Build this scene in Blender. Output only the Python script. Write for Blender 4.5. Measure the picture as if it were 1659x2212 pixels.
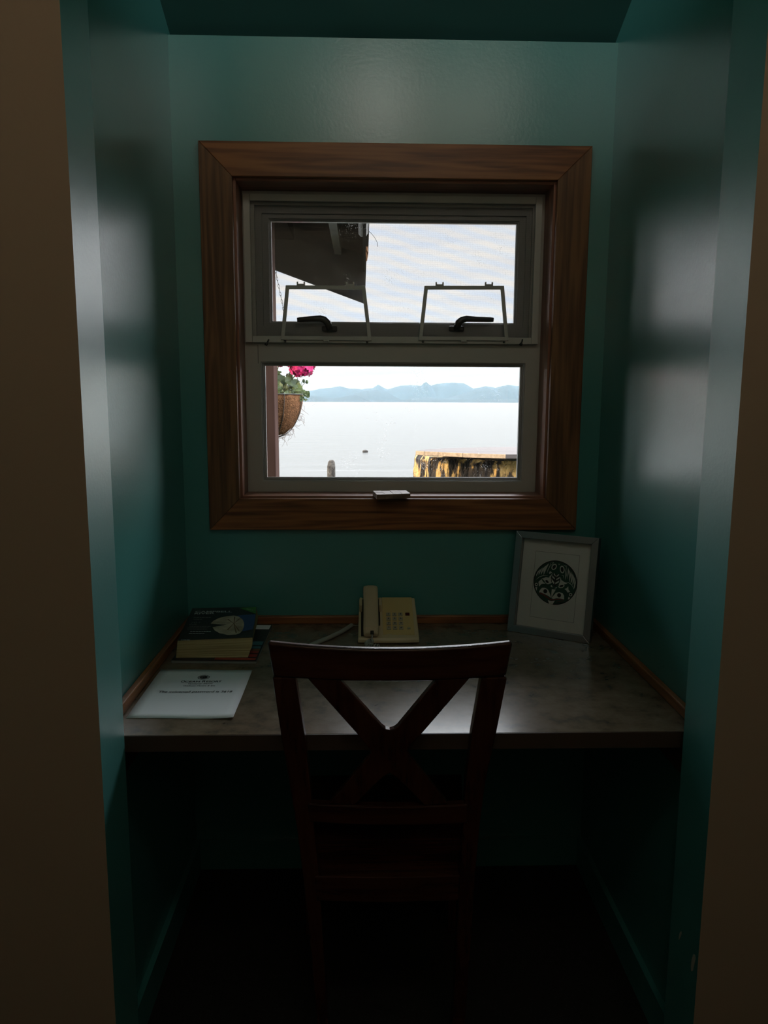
import bpy, bmesh, math, random
from mathutils import Vector, Matrix, noise as mnoise
random.seed(7)
C = bpy.context.scene.collection
sc = bpy.context.scene
rad = math.radians
for o in list(bpy.data.objects):
    bpy.data.objects.remove(o, do_unlink=True)

# ------------------------------------------------------------------ camera
FPX, CW, CH = 1600.0, 1659, 2212
PITCH, YAW, ROLL, CZ = rad(8.5), rad(1.6), rad(0.27), 1.39
EYE = Vector((0, 0, CZ))
FWD = Vector((math.sin(YAW)*math.cos(PITCH), math.cos(YAW)*math.cos(PITCH), -math.sin(PITCH)))
R0 = Vector((math.cos(YAW), -math.sin(YAW), 0))
U0 = R0.cross(FWD)
RGT = R0*math.cos(ROLL) + U0*math.sin(ROLL)
UPV = U0*math.cos(ROLL) - R0*math.sin(ROLL)
cd = bpy.data.cameras.new('camera')
cam = bpy.data.objects.new('camera', cd)
C.objects.link(cam)
cd.sensor_fit = 'VERTICAL'
cd.sensor_height = 36
cd.lens = FPX/CH*36
cd.clip_start, cd.clip_end = 0.02, 40000
cam.matrix_world = Matrix(((RGT.x, UPV.x, -FWD.x, 0), (RGT.y, UPV.y, -FWD.y, 0),
                           (RGT.z, UPV.z, -FWD.z, CZ), (0, 0, 0, 1)))
sc.camera = cam
sc.view_settings.view_transform = 'Standard'
sc.view_settings.look = 'None'
sc.view_settings.exposure = 0.0
sc.view_settings.gamma = 1
sc.view_settings.use_curve_mapping = False
cy = sc.cycles
cy.use_denoising = True
cy.max_bounces = 10
cy.diffuse_bounces = 5
cy.glossy_bounces = 4
cy.transmission_bounces = 6
cy.transparent_max_bounces = 24
cy.volume_bounces = 1
cy.sample_clamp_indirect = 2
cy.blur_glossy = 0.6
cy.caustics_reflective = False
cy.caustics_refractive = False


def ray(x, y):
    return FWD*FPX + RGT*(x-829.5) - UPV*(y-1106)


def ony(x, y, Y):            # where the sight line meets the vertical plane at depth Y
    d = ray(x, y)
    return EYE + d*(Y/d.y)


def onz(x, y, z):            # where it meets the level plane at height z
    d = ray(x, y)
    return EYE + d*((z-CZ)/d.z)


# ------------------------------------------------------------------ world: hazy bright sky
w = bpy.data.worlds.new('sky')
sc.world = w
w.use_nodes = True
nt = w.node_tree
nt.nodes.clear()


def N(t, typ, **kw):
    n = t.nodes.new(typ)
    for k, v in kw.items():
        setattr(n, k, v)
    return n


def L(t, a, b):
    t.links.new(a, b)


SKY_LOW, SKY_HIGH, SKY_SIDE = 1.12, 24.0, 7.4
tc = N(nt, 'ShaderNodeTexCoord')
sp = N(nt, 'ShaderNodeSeparateXYZ')
L(nt, tc.outputs['Generated'], sp.inputs[0])
mr = N(nt, 'ShaderNodeMapRange', interpolation_type='SMOOTHSTEP')
mr.inputs['From Min'].default_value = 0.24
mr.inputs['From Max'].default_value = 0.80
mr.inputs['To Min'].default_value = SKY_LOW
mr.inputs['To Max'].default_value = SKY_HIGH
L(nt, sp.outputs['Z'], mr.inputs['Value'])
cr = N(nt, 'ShaderNodeValToRGB')
el = cr.color_ramp.elements
el[0].position, el[0].color = 0.0, (0.86, 0.85, 0.82, 1)
el[1].position, el[1].color = 1.0, (0.86, 0.93, 1.0, 1)
e = el.new(0.06); e.color = (0.85, 0.84, 0.80, 1)
e = el.new(0.11); e.color = (0.96, 0.96, 0.98, 1)
e = el.new(0.25); e.color = (0.98, 0.98, 1.0, 1)
L(nt, sp.outputs['Z'], cr.inputs['Fac'])
# long thin level clouds
mp = N(nt, 'ShaderNodeMapping')
mp.inputs['Scale'].default_value = (5, 5, 60)
L(nt, tc.outputs['Generated'], mp.inputs['Vector'])
nz = N(nt, 'ShaderNodeTexNoise')
nz.inputs['Scale'].default_value = 1.6
nz.inputs['Detail'].default_value = 6
L(nt, mp.outputs[0], nz.inputs['Vector'])
c2 = N(nt, 'ShaderNodeValToRGB')
c2.color_ramp.elements[0].position, c2.color_ramp.elements[0].color = 0.35, (0.90, 0.93, 0.97, 1)
c2.color_ramp.elements[1].position, c2.color_ramp.elements[1].color = 0.65, (1.04, 1.02, 0.98, 1)
L(nt, nz.outputs['Fac'], c2.inputs['Fac'])
# faint ripple tint added to imitate screen moire, pale blue between warm white
mp2 = N(nt, 'ShaderNodeMapping')
mp2.inputs['Rotation'].default_value = (0, rad(-14), 0)
L(nt, tc.outputs['Generated'], mp2.inputs['Vector'])
wv = N(nt, 'ShaderNodeTexWave', bands_direction='Z')
wv.inputs['Scale'].default_value = 24
wv.inputs['Distortion'].default_value = 5
wv.inputs['Detail'].default_value = 2
wv.inputs['Detail Scale'].default_value = 0.5
L(nt, mp2.outputs[0], wv.inputs['Vector'])
c3 = N(nt, 'ShaderNodeValToRGB')
c3.color_ramp.elements[0].position, c3.color_ramp.elements[0].color = 0.15, (0.94, 0.98, 1.05, 1)
c3.color_ramp.elements[1].position, c3.color_ramp.elements[1].color = 0.85, (1.05, 1.01, 0.98, 1)
L(nt, wv.outputs['Fac'], c3.inputs['Fac'])
msk = N(nt, 'ShaderNodeMapRange', interpolation_type='SMOOTHSTEP')
msk.inputs['From Min'].default_value = 0.05
msk.inputs['From Max'].default_value = 0.10
L(nt, sp.outputs['Z'], msk.inputs['Value'])


def wmul(a, b, fac=1.0, fs=None):
    m = N(nt, 'ShaderNodeMix', data_type='RGBA', blend_type='MULTIPLY')
    m.inputs[0].default_value = fac
    if fs:
        L(nt, fs, m.inputs[0])
    L(nt, a, m.inputs[6]); L(nt, b, m.inputs[7])
    return m.outputs[2]


colr = wmul(wmul(cr.outputs[0], c2.outputs[0]), c3.outputs[0], fs=msk.outputs[0])
bg = N(nt, 'ShaderNodeBackground')
L(nt, colr, bg.inputs['Color'])
# the sky is dullest over the mountains straight ahead and brightens to either side
sx2 = N(nt, 'ShaderNodeVectorMath', operation='MULTIPLY'); sx2.inputs[1].default_value = (1, 1, 0)
L(nt, tc.outputs['Generated'], sx2.inputs[0])
nrmz = N(nt, 'ShaderNodeVectorMath', operation='NORMALIZE'); L(nt, sx2.outputs[0], nrmz.inputs[0])
spz = N(nt, 'ShaderNodeSeparateXYZ'); L(nt, nrmz.outputs[0], spz.inputs[0])
azm = N(nt, 'ShaderNodeMapRange', interpolation_type='SMOOTHSTEP')
azm.inputs['From Min'].default_value = 0.80; azm.inputs['From Max'].default_value = 0.965
azm.inputs['To Min'].default_value = SKY_SIDE; azm.inputs['To Max'].default_value = 1.0
L(nt, spz.outputs['Y'], azm.inputs['Value'])
stm_ = N(nt, 'ShaderNodeMath', operation='MULTIPLY')
L(nt, azm.outputs[0], stm_.inputs[0])
rgt = N(nt, 'ShaderNodeMapRange', interpolation_type='SMOOTHSTEP')     # brighter still towards the open water on the right
rgt.inputs['From Min'].default_value = 0.20; rgt.inputs['From Max'].default_value = 0.42
rgt.inputs['To Min'].default_value = 1.0; rgt.inputs['To Max'].default_value = 1.0
L(nt, spz.outputs['X'], rgt.inputs['Value'])
st2 = N(nt, 'ShaderNodeMath', operation='MULTIPLY')
L(nt, stm_.outputs[0], st2.inputs[0]); stm_.inputs[1].default_value = 1.0; L(nt, rgt.outputs[0], st2.inputs[1])
fade = N(nt, 'ShaderNodeMapRange', interpolation_type='SMOOTHSTEP')    # the sideways glow keeps to the lower sky
fade.inputs['From Min'].default_value = 0.22; fade.inputs['From Max'].default_value = 0.62
L(nt, sp.outputs['Z'], fade.inputs['Value'])
mixs = N(nt, 'ShaderNodeMix', data_type='FLOAT')
L(nt, fade.outputs[0], mixs.inputs[0]); L(nt, st2.outputs[0], mixs.inputs[2]); mixs.inputs[3].default_value = 1.0
fin = N(nt, 'ShaderNodeMath', operation='MULTIPLY')
L(nt, mr.outputs[0], fin.inputs[0]); L(nt, mixs.outputs[0], fin.inputs[1])
L(nt, fin.outputs[0], bg.inputs['Strength'])
ow = N(nt, 'ShaderNodeOutputWorld')
L(nt, bg.outputs[0], ow.inputs['Surface'])

# ------------------------------------------------------------------ sun: low and golden, from the left
sd = bpy.data.lights.new('sun', 'SUN')
sun = bpy.data.objects.new('sun', sd)
C.objects.link(sun)
sd.energy = 11.0
sd.color = (1.0, 0.74, 0.38)
sd.angle = rad(0.6)
SUN_FROM = Vector((-1.0, -0.17, 0.34))
sun.rotation_euler = SUN_FROM.to_track_quat('Z', 'Y').to_euler()

# room planes (metres)
XL, XR, YB = -0.500, 0.660, 2.064          # alcove side walls, window wall
YF, YR = 1.200, 1.320                      # partition front and rear faces
OL, OR = -0.447, 0.611                     # opening in the partition
SL = 0.426                                 # slope of the ceiling
ZC = 2.333                                 # ceiling height at the window wall
RIDGE = -1.0


def zceil(y):
    if y >= RIDGE:
        return ZC + SL*(YB-y)
    return ZC + SL*(YB-RIDGE) - SL*(RIDGE-y)


def portal(name, loc, rx, sx, sy):
    ld = bpy.data.lights.new(name, 'AREA')
    ld.shape = 'RECTANGLE'
    ld.size, ld.size_y = sx, sy
    ld.cycles.is_portal = True
    o = bpy.data.objects.new(name, ld)
    C.objects.link(o)
    o.location = loc
    o.rotation_euler = (rx, 0, 0)


ADDED_ROOFLIGHTS = ((-2.75, -1.85), (2.20, 3.10))      # x ranges of two unseen roof windows added for fill light
RY0, RY1 = -2.15, -1.55
portal('window_daylight', (0.085, 2.23, 1.545), rad(-90), 0.86, 0.86)
ROOF_FILL_WATTS = (185, 185)
for (a, b), watts in zip(ADDED_ROOFLIGHTS, ROOF_FILL_WATTS):      # unseen fill lights added at the roof windows to brighten the upper walls
    ym = (RY0+RY1)/2
    ld = bpy.data.lights.new('roof_fill_light', 'AREA')
    ld.shape = 'RECTANGLE'
    ld.size, ld.size_y = (b-a)*.98, (RY1-RY0)*1.06
    ld.energy = watts
    ld.color = (0.93, 0.98, 1.0)
    o = bpy.data.objects.new('roof_fill_light', ld)
    C.objects.link(o)
    o.location = ((a+b)/2, ym, zceil(ym)+0.06)
    o.rotation_euler = (math.atan(SL), 0, 0)


# two globe lamps under the hall ceiling
for lx, watts in ((0.08, 5.6), (0.66, 2.5)):
    ld = bpy.data.lights.new('hall_lamp', 'POINT')
    ld.shadow_soft_size = 0.145
    ld.energy = watts
    ld.color = (1.0, 0.95, 0.86)
    o = bpy.data.objects.new('hall_lamp', ld)
    C.objects.link(o)
    o.location = (lx, -0.20, 3.0)
# dim warm fill light added behind the camera, unseen, to brighten the brown walls
ld = bpy.data.lights.new('hall_fill_light', 'AREA')
ld.shape = 'RECTANGLE'
ld.size, ld.size_y = 1.4, 0.7
ld.energy = 0.10
ld.color = (1.0, 0.90, 0.78)
o = bpy.data.objects.new('hall_fill_light', ld)
C.objects.link(o)
o.location = (0.08, -0.385, 2.1)
o.rotation_euler = (rad(90), 0, 0)


# ------------------------------------------------------------------ materials
def mat(name, col, rough=0.5, spec=0.5, metal=0.0, ior=1.5, noise=None, bump=None, coords='Object', scale=(1, 1, 1), trans=0.0):
    """noise=(scale, detail, [(pos, colour)...]); bump=(scale, strength, distance)"""
    m = bpy.data.materials.new(name)
    m.use_nodes = True
    t = m.node_tree
    b = t.nodes['Principled BSDF']
    b.inputs['Base Color'].default_value = (*col, 1)
    b.inputs['Roughness'].default_value = rough
    b.inputs['Specular IOR Level'].default_value = spec
    b.inputs['Metallic'].default_value = metal
    b.inputs['IOR'].default_value = ior
    tcn = N(t, 'ShaderNodeTexCoord')
    mpn = N(t, 'ShaderNodeMapping')
    mpn.inputs['Scale'].default_value = scale
    L(t, tcn.outputs[coords], mpn.inputs['Vector'])
    if noise:
        n = N(t, 'ShaderNodeTexNoise')
        n.inputs['Scale'].default_value = noise[0]
        n.inputs['Detail'].default_value = noise[1]
        n.inputs['Roughness'].default_value = 0.6
        L(t, mpn.outputs[0], n.inputs['Vector'])
        r = N(t, 'ShaderNodeValToRGB')
        els = r.color_ramp.elements
        els[0].position, els[0].color = noise[2][0][0], (*noise[2][0][1], 1)
        els[1].position, els[1].color = noise[2][-1][0], (*noise[2][-1][1], 1)
        for p, c in noise[2][1:-1]:
            q = els.new(p); q.color = (*c, 1)
        L(t, n.outputs['Fac'], r.inputs['Fac'])
        L(t, r.outputs[0], b.inputs['Base Color'])
    if bump:
        n2 = N(t, 'ShaderNodeTexNoise')
        n2.inputs['Scale'].default_value = bump[0]
        n2.inputs['Detail'].default_value = 3
        L(t, mpn.outputs[0], n2.inputs['Vector'])
        bp = N(t, 'ShaderNodeBump')
        bp.inputs['Strength'].default_value = bump[1]
        bp.inputs['Distance'].default_value = bump[2]
        L(t, n2.outputs['Fac'], bp.inputs['Height'])
        L(t, bp.outputs[0], b.inputs['Normal'])
    return m


def wood(name, axis, dark, light, rough=0.4, freq=64, spec=0.4):
    sc3 = {'x': (0.05, 1, 1), 'y': (1, 0.05, 1), 'z': (1, 1, 0.05)}[axis]
    m = bpy.data.materials.new(name)
    m.use_nodes = True
    t = m.node_tree
    b = t.nodes['Principled BSDF']
    tcn = N(t, 'ShaderNodeTexCoord')
    mpn = N(t, 'ShaderNodeMapping')
    mpn.inputs['Scale'].default_value = sc3
    L(t, tcn.outputs['Object'], mpn.inputs['Vector'])
    n = N(t, 'ShaderNodeTexNoise')
    n.inputs['Scale'].default_value = 11
    n.inputs['Detail'].default_value = 3
    n.inputs['Distortion'].default_value = 0.5
    L(t, mpn.outputs[0], n.inputs['Vector'])
    ml = N(t, 'ShaderNodeMath', operation='MULTIPLY')
    ml.inputs[1].default_value = freq
    L(t, n.outputs['Fac'], ml.inputs[0])
    sn = N(t, 'ShaderNodeMath', operation='SINE')
    L(t, ml.outputs[0], sn.inputs[0])
    n2 = N(t, 'ShaderNodeTexNoise')
    n2.inputs['Scale'].default_value = 120
    n2.inputs['Detail'].default_value = 2
    L(t, mpn.outputs[0], n2.inputs['Vector'])
    ad = N(t, 'ShaderNodeMath', operation='MULTIPLY_ADD')
    ad.inputs[1].default_value = 0.20
    L(t, sn.outputs[0], ad.inputs[0])
    L(t, n2.outputs['Fac'], ad.inputs[2])
    r = N(t, 'ShaderNodeValToRGB')
    r.color_ramp.elements[0].position, r.color_ramp.elements[0].color = 0.15, (*dark, 1)
    r.color_ramp.elements[1].position, r.color_ramp.elements[1].color = 0.75, (*light, 1)
    L(t, ad.outputs[0], r.inputs['Fac'])
    L(t, r.outputs[0], b.inputs['Base Color'])
    b.inputs['Roughness'].default_value = rough
    b.inputs['Specular IOR Level'].default_value = spec
    bp = N(t, 'ShaderNodeBump')
    bp.inputs['Strength'].default_value = 0.15
    bp.inputs['Distance'].default_value = 0.001
    L(t, ad.outputs[0], bp.inputs['Height'])
    L(t, bp.outputs[0], b.inputs['Normal'])
    return m


M = {}
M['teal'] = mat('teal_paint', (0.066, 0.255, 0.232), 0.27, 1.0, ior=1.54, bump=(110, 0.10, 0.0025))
M['teal_jamb'] = mat('teal_edge_paint', (0.066, 0.255, 0.232), 0.36, 1.0, ior=1.9, bump=(140, 0.12, 0.002))
M['teal_jamb_dull'] = mat('teal_edge_paint_dull', (0.066, 0.255, 0.232), 0.40, 0.75, ior=1.5, bump=(140, 0.12, 0.002))
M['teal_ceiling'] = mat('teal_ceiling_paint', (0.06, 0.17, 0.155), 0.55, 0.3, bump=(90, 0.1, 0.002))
M['brown'] = mat('brown_paint', (0.34, 0.225, 0.15), 0.75, 0.15, bump=(90, 0.15, 0.002))
M['cream'] = mat('cream_paint', (0.55, 0.49, 0.40), 0.8, 0.2, bump=(90, 0.1, 0.002))
M['carpet'] = mat('dark_carpet', (0.03, 0.024, 0.02), 0.95, 0.1, bump=(300, 0.6, 0.004))
fd, fl = (0.13, 0.043, 0.015), (0.33, 0.125, 0.042)
M['fir_x'] = wood('fir_along_x', 'x', fd, fl)
M['fir_y'] = wood('fir_along_y', 'y', fd, fl)
M['fir_z'] = wood('fir_along_z', 'z', (0.10, 0.042, 0.017), (0.23, 0.105, 0.042))
M['jamb_x'] = wood('jamb_along_x', 'x', (0.20, 0.075, 0.045), (0.36, 0.16, 0.10), 0.35)
M['jamb_z'] = wood('jamb_along_z', 'z', (0.20, 0.075, 0.045), (0.36, 0.16, 0.10), 0.35)
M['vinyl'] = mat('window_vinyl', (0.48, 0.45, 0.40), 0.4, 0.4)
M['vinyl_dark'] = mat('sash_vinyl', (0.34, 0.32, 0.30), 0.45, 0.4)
M['bead'] = mat('glazing_bead', (0.45, 0.44, 0.43), 0.25, 0.6)
M['screen_bar'] = mat('screen_bar', (0.52, 0.50, 0.45), 0.4, 0.4)
M['handle'] = mat('bronze_handle', (0.06, 0.052, 0.046), 0.35, 0.5)
M['pin'] = mat('dark_pin', (0.05, 0.05, 0.05), 0.25, 0.6, metal=0.7)
M['laminate'] = mat('desk_laminate', (0.1, 0.08, 0.06), 0.22, 0.8, noise=(26, 6, [(0.3, (0.080, 0.060, 0.040)), (0.5, (0.160, 0.112, 0.072)), (0.72, (0.21, 0.152, 0.105))]))
M['edge'] = mat('desk_edge', (0.06, 0.035, 0.022), 0.4, 0.4)
M['chair'] = wood('mahogany', 'z', (0.030, 0.0075, 0.0045), (0.062, 0.017, 0.009), 0.24, 30, 0.5)
M['chair_x'] = wood('mahogany_across', 'x', (0.030, 0.0075, 0.0045), (0.062, 0.017, 0.009), 0.24, 30, 0.5)
M['phone'] = mat('beige_plastic', (0.66, 0.51, 0.31), 0.45, 0.4)
M['phone_face'] = mat('tan_faceplate', (0.70, 0.50, 0.21), 0.5, 0.35)
M['phone_handset'] = mat('handset_plastic', (0.64, 0.48, 0.30), 0.42, 0.4)
M['phone_dark'] = mat('dark_recess', (0.05, 0.04, 0.03), 0.6, 0.2)
M['key'] = mat('key_plastic', (0.46, 0.39, 0.28), 0.5, 0.3)
M['ink'] = mat('black_ink', (0.012, 0.012, 0.012), 0.7, 0.2)
M['red_lamp'] = mat('red_lamp_lens', (0.09, 0.008, 0.01), 0.2, 0.5)
M['cord'] = mat('grey_cord', (0.40, 0.39, 0.34), 0.5, 0.3)
M['paper'] = mat('white_paper', (0.88, 0.88, 0.90), 0.85, 0.15)
M['pages'] = mat('book_pages', (0.42, 0.32, 0.16), 0.9, 0.1, noise=(3, 4, [(0.3, (0.28, 0.20, 0.09)), (0.7, (0.50, 0.39, 0.20))]), scale=(2, 2, 220), bump=(3, 0.6, 0.002))
M['cover'] = mat('black_cover', (0.014, 0.014, 0.017), 0.33, 0.4, noise=(7, 4, [(0.45, (0.010, 0.010, 0.013)), (0.68, (0.035, 0.028, 0.022)), (0.85, (0.10, 0.075, 0.05))]))
M['print_white'] = mat('white_print', (0.62, 0.62, 0.62), 0.5, 0.3)
M['print_grey'] = mat('grey_print', (0.26, 0.25, 0.23), 0.5, 0.3)
M['print_cream'] = mat('cream_print', (0.60, 0.50, 0.36), 0.45, 0.3, noise=(22, 3, [(0.35, (0.38, 0.30, 0.20)), (0.6, (0.66, 0.57, 0.43))]))
M['print_blue'] = mat('blue_print', (0.035, 0.085, 0.24), 0.4, 0.3)
M['print_green'] = mat('green_print', (0.06, 0.27, 0.045), 0.4, 0.3)
M['print_red'] = mat('red_print', (0.34, 0.05, 0.035), 0.4, 0.3)
M['print_teal'] = mat('teal_print', (0.07, 0.22, 0.26), 0.4, 0.3)
M['print_brown'] = mat('brown_print', (0.20, 0.11, 0.05), 0.4, 0.3)
M['silver'] = mat('silver_frame', (0.27, 0.275, 0.28), 0.32, 0.5, metal=0.85)
M['mat'] = mat('picture_mat', (0.86, 0.83, 0.78), 0.85, 0.1)
M['art_paper'] = mat('art_paper', (0.84, 0.83, 0.78), 0.85, 0.1)
M['art_green'] = mat('art_green', (0.012, 0.085, 0.055), 0.6, 0.2)
M['art_black'] = mat('art_black', (0.012, 0.018, 0.017), 0.6, 0.2)
M['art_red'] = mat('art_red', (0.22, 0.03, 0.025), 0.6, 0.2)
M['board'] = mat('dark_backing', (0.03, 0.028, 0.026), 0.9, 0.1)
M['parquet_a'] = wood('parquet_along', 'x', (0.12, 0.07, 0.045), (0.27, 0.17, 0.115), 0.45)
M['chip'] = mat('bare_plaster', (0.55, 0.47, 0.38), 0.9, 0.1)
# outdoors
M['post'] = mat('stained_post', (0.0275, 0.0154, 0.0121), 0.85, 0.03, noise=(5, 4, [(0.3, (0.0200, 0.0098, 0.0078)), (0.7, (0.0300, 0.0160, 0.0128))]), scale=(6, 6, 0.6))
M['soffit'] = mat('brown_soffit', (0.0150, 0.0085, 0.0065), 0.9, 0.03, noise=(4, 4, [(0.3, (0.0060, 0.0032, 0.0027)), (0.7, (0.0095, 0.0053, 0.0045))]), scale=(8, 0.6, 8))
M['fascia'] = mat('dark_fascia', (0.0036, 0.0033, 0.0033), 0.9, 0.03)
M['gutter'] = mat('gutter_metal', (0.0880, 0.0825, 0.0798), 0.5, 0.4, noise=(14, 4, [(0.35, (0.0220, 0.0198, 0.0187)), (0.65, (0.0550, 0.0523, 0.0495))]))
M['shingle'] = mat('roof_shingle', (0.0300, 0.0300, 0.0300), 0.9, 0.1, bump=(20, 0.4, 0.01))
M['coir'] = mat('coir_liner', (0.1000, 0.0500, 0.0225), 0.95, 0.05, noise=(60, 6, [(0.3, (0.0375, 0.0170, 0.0080)), (0.6, (0.0850, 0.0390, 0.0180)), (0.75, (0.1200, 0.0625, 0.0310))]), bump=(140, 0.8, 0.01))
M['wire'] = mat('black_wire', (0.012, 0.011, 0.010), 0.5, 0.3)
M['petal'] = mat('pink_petal', (0.3720, 0.0090, 0.0720), 0.6, 0.2, noise=(40, 2, [(0.3, (0.1800, 0.0036, 0.0450)), (0.65, (0.3960, 0.0120, 0.0900))]))
M['petal_red'] = mat('dusky_petal', (0.1320, 0.0120, 0.0300), 0.6, 0.2)
M['leaf'] = mat('geranium_leaf', (0.0330, 0.0510, 0.0132), 0.6, 0.3, noise=(18, 3, [(0.3, (0.0156, 0.0270, 0.0090)), (0.7, (0.0510, 0.0690, 0.0198))]))
M['stem'] = mat('plant_stem', (0.0600, 0.0660, 0.0270), 0.7, 0.2)
M['bark'] = mat('weathered_log', (0.0800, 0.0480, 0.0240), 0.95, 0.1, noise=(7, 10, [(0.40, (0.0080, 0.0064, 0.0056)), (0.50, (0.0176, 0.0128, 0.0096)), (0.55, (0.1760, 0.1040, 0.0360)), (0.8, (0.3200, 0.2080, 0.0800))]), scale=(2.2, 2.2, 0.7), bump=(16, 1.0, 0.05))
M['plank'] = mat('grey_plank', (0.1200, 0.0960, 0.0840), 0.85, 0.15, noise=(6, 5, [(0.3, (0.0204, 0.0162, 0.0150)), (0.7, (0.0372, 0.0300, 0.0276))]), scale=(0.6, 8, 8))
M['plank_end_lit'] = mat('plank_end_sunlit', (0.15, 0.105, 0.07), 0.9, 0.05, noise=(60, 4, [(0.3, (0.10, 0.07, 0.045)), (0.7, (0.19, 0.135, 0.09))]))  # lighter, warmer copy of the plank colour: sunlight painted on the left ends
M['pile'] = mat('lichen_post', (0.0960, 0.0840, 0.0720), 0.95, 0.1, noise=(22, 6, [(0.35, (0.0096, 0.0078, 0.0066)), (0.6, (0.0300, 0.0258, 0.0216)), (0.8, (0.0600, 0.0540, 0.0450))]), bump=(30, 0.7, 0.02))
M['lawn'] = mat('lawn_grass', (0.0175, 0.0275, 0.0090), 0.95, 0.1, noise=(9, 6, [(0.3, (0.0060, 0.0090, 0.0035)), (0.7, (0.0140, 0.0175, 0.0075))]), bump=(60, 0.7, 0.03))
M['driftwood'] = mat('driftwood', (0.0240, 0.0216, 0.0192), 0.9, 0.1, bump=(8, 0.6, 0.05))
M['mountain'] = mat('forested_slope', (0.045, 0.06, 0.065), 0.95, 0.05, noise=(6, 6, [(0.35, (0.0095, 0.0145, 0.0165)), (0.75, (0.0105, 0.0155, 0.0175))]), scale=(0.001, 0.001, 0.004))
M['siding'] = mat('house_siding', (0.10, 0.06, 0.04), 0.8, 0.2)

# sea: rippled water
m = bpy.data.materials.new('sea_water'); m.use_nodes = True; t = m.node_tree
b = t.nodes['Principled BSDF']
b.inputs['Base Color'].default_value = (0.030, 0.030, 0.028, 1)
b.inputs['Roughness'].default_value = 0.22
b.inputs['IOR'].default_value = 1.33
tcn = N(t, 'ShaderNodeTexCoord'); mpn = N(t, 'ShaderNodeMapping')
mpn.inputs['Scale'].default_value = (0.09, 0.40, 1)
L(t, tcn.outputs['Object'], mpn.inputs['Vector'])
n = N(t, 'ShaderNodeTexNoise'); n.inputs['Scale'].default_value = 0.7; n.inputs['Detail'].default_value = 7
L(t, mpn.outputs[0], n.inputs['Vector'])
bp = N(t, 'ShaderNodeBump'); bp.inputs['Strength'].default_value = 0.45; bp.inputs['Distance'].default_value = 0.5
L(t, n.outputs['Fac'], bp.inputs['Height']); L(t, bp.outputs[0], b.inputs['Normal'])
M['sea'] = m

# haze over the water
m = bpy.data.materials.new('sea_haze'); m.use_nodes = True; t = m.node_tree
t.nodes.remove(t.nodes['Principled BSDF'])
vs = N(t, 'ShaderNodeVolumeScatter')
vs.inputs['Color'].default_value = (0.50, 0.72, 0.86, 1)
vs.inputs['Density'].default_value = 0.0000078
L(t, vs.outputs[0], t.nodes['Material Output'].inputs['Volume'])
M['haze'] = m

# window glass: clear, mirror-like at a slant, with dust specks
m = bpy.data.materials.new('dusty_glass'); m.use_nodes = True; t = m.node_tree
t.nodes.remove(t.nodes['Principled BSDF'])
tr = N(t, 'ShaderNodeBsdfTransparent'); tr.inputs[0].default_value = (0.97, 0.98, 0.98, 1)
gl = N(t, 'ShaderNodeBsdfGlossy'); gl.inputs['Roughness'].default_value = 0.02
fr = N(t, 'ShaderNodeFresnel'); fr.inputs[0].default_value = 1.45
mx = N(t, 'ShaderNodeMixShader')
L(t, fr.outputs[0], mx.inputs[0]); L(t, tr.outputs[0], mx.inputs[1]); L(t, gl.outputs[0], mx.inputs[2])
tcn = N(t, 'ShaderNodeTexCoord')
vo = N(t, 'ShaderNodeTexVoronoi'); vo.inputs['Scale'].default_value = 260
L(t, tcn.outputs['Object'], vo.inputs['Vector'])
n = N(t, 'ShaderNodeTexNoise'); n.inputs['Scale'].default_value = 14; n.inputs['Detail'].default_value = 3
L(t, tcn.outputs['Object'], n.inputs['Vector'])
th = N(t, 'ShaderNodeMapRange')
th.inputs['From Min'].default_value = 0.50; th.inputs['From Max'].default_value = 0.75
th.inputs['To Min'].default_value = 0.0; th.inputs['To Max'].default_value = 0.24
L(t, n.outputs['Fac'], th.inputs['Value'])
lt = N(t, 'ShaderNodeMath', operation='LESS_THAN')
L(t, vo.outputs['Distance'], lt.inputs[0]); L(t, th.outputs[0], lt.inputs[1])
tl = N(t, 'ShaderNodeBsdfTranslucent'); tl.inputs[0].default_value = (0.5, 0.49, 0.47, 1)
mx2 = N(t, 'ShaderNodeMixShader')
k = N(t, 'ShaderNodeMath', operation='MULTIPLY'); k.inputs[1].default_value = 0.6
L(t, lt.outputs[0], k.inputs[0])
L(t, k.outputs[0], mx2.inputs[0]); L(t, mx.outputs[0], mx2.inputs[1]); L(t, tl.outputs[0], mx2.inputs[2])
L(t, mx2.outputs[0], t.nodes['Material Output'].inputs['Surface'])
M['glass'] = m

m = bpy.data.materials.new('clear_glass'); m.use_nodes = True; t = m.node_tree
t.nodes.remove(t.nodes['Principled BSDF'])
tr = N(t, 'ShaderNodeBsdfTransparent'); tr.inputs[0].default_value = (0.97, 0.98, 0.98, 1)
gl = N(t, 'ShaderNodeBsdfGlossy'); gl.inputs['Roughness'].default_value = 0.02
fr = N(t, 'ShaderNodeFresnel'); fr.inputs[0].default_value = 1.45
mx = N(t, 'ShaderNodeMixShader')
L(t, fr.outputs[0], mx.inputs[0]); L(t, tr.outputs[0], mx.inputs[1]); L(t, gl.outputs[0], mx.inputs[2])
L(t, mx.outputs[0], t.nodes['Material Output'].inputs['Surface'])
M['clear'] = m

# insect screen: fine weave, mostly open
m = bpy.data.materials.new('insect_mesh'); m.use_nodes = True; t = m.node_tree
t.nodes.remove(t.nodes['Principled BSDF'])
tr = N(t, 'ShaderNodeBsdfTransparent')
df = N(t, 'ShaderNodeBsdfDiffuse'); df.inputs[0].default_value = (0.10, 0.10, 0.10, 1)
tcn = N(t, 'ShaderNodeTexCoord'); spn = N(t, 'ShaderNodeSeparateXYZ')
L(t, tcn.outputs['Object'], spn.inputs[0])
PIT = 2*math.pi/0.0016


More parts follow.
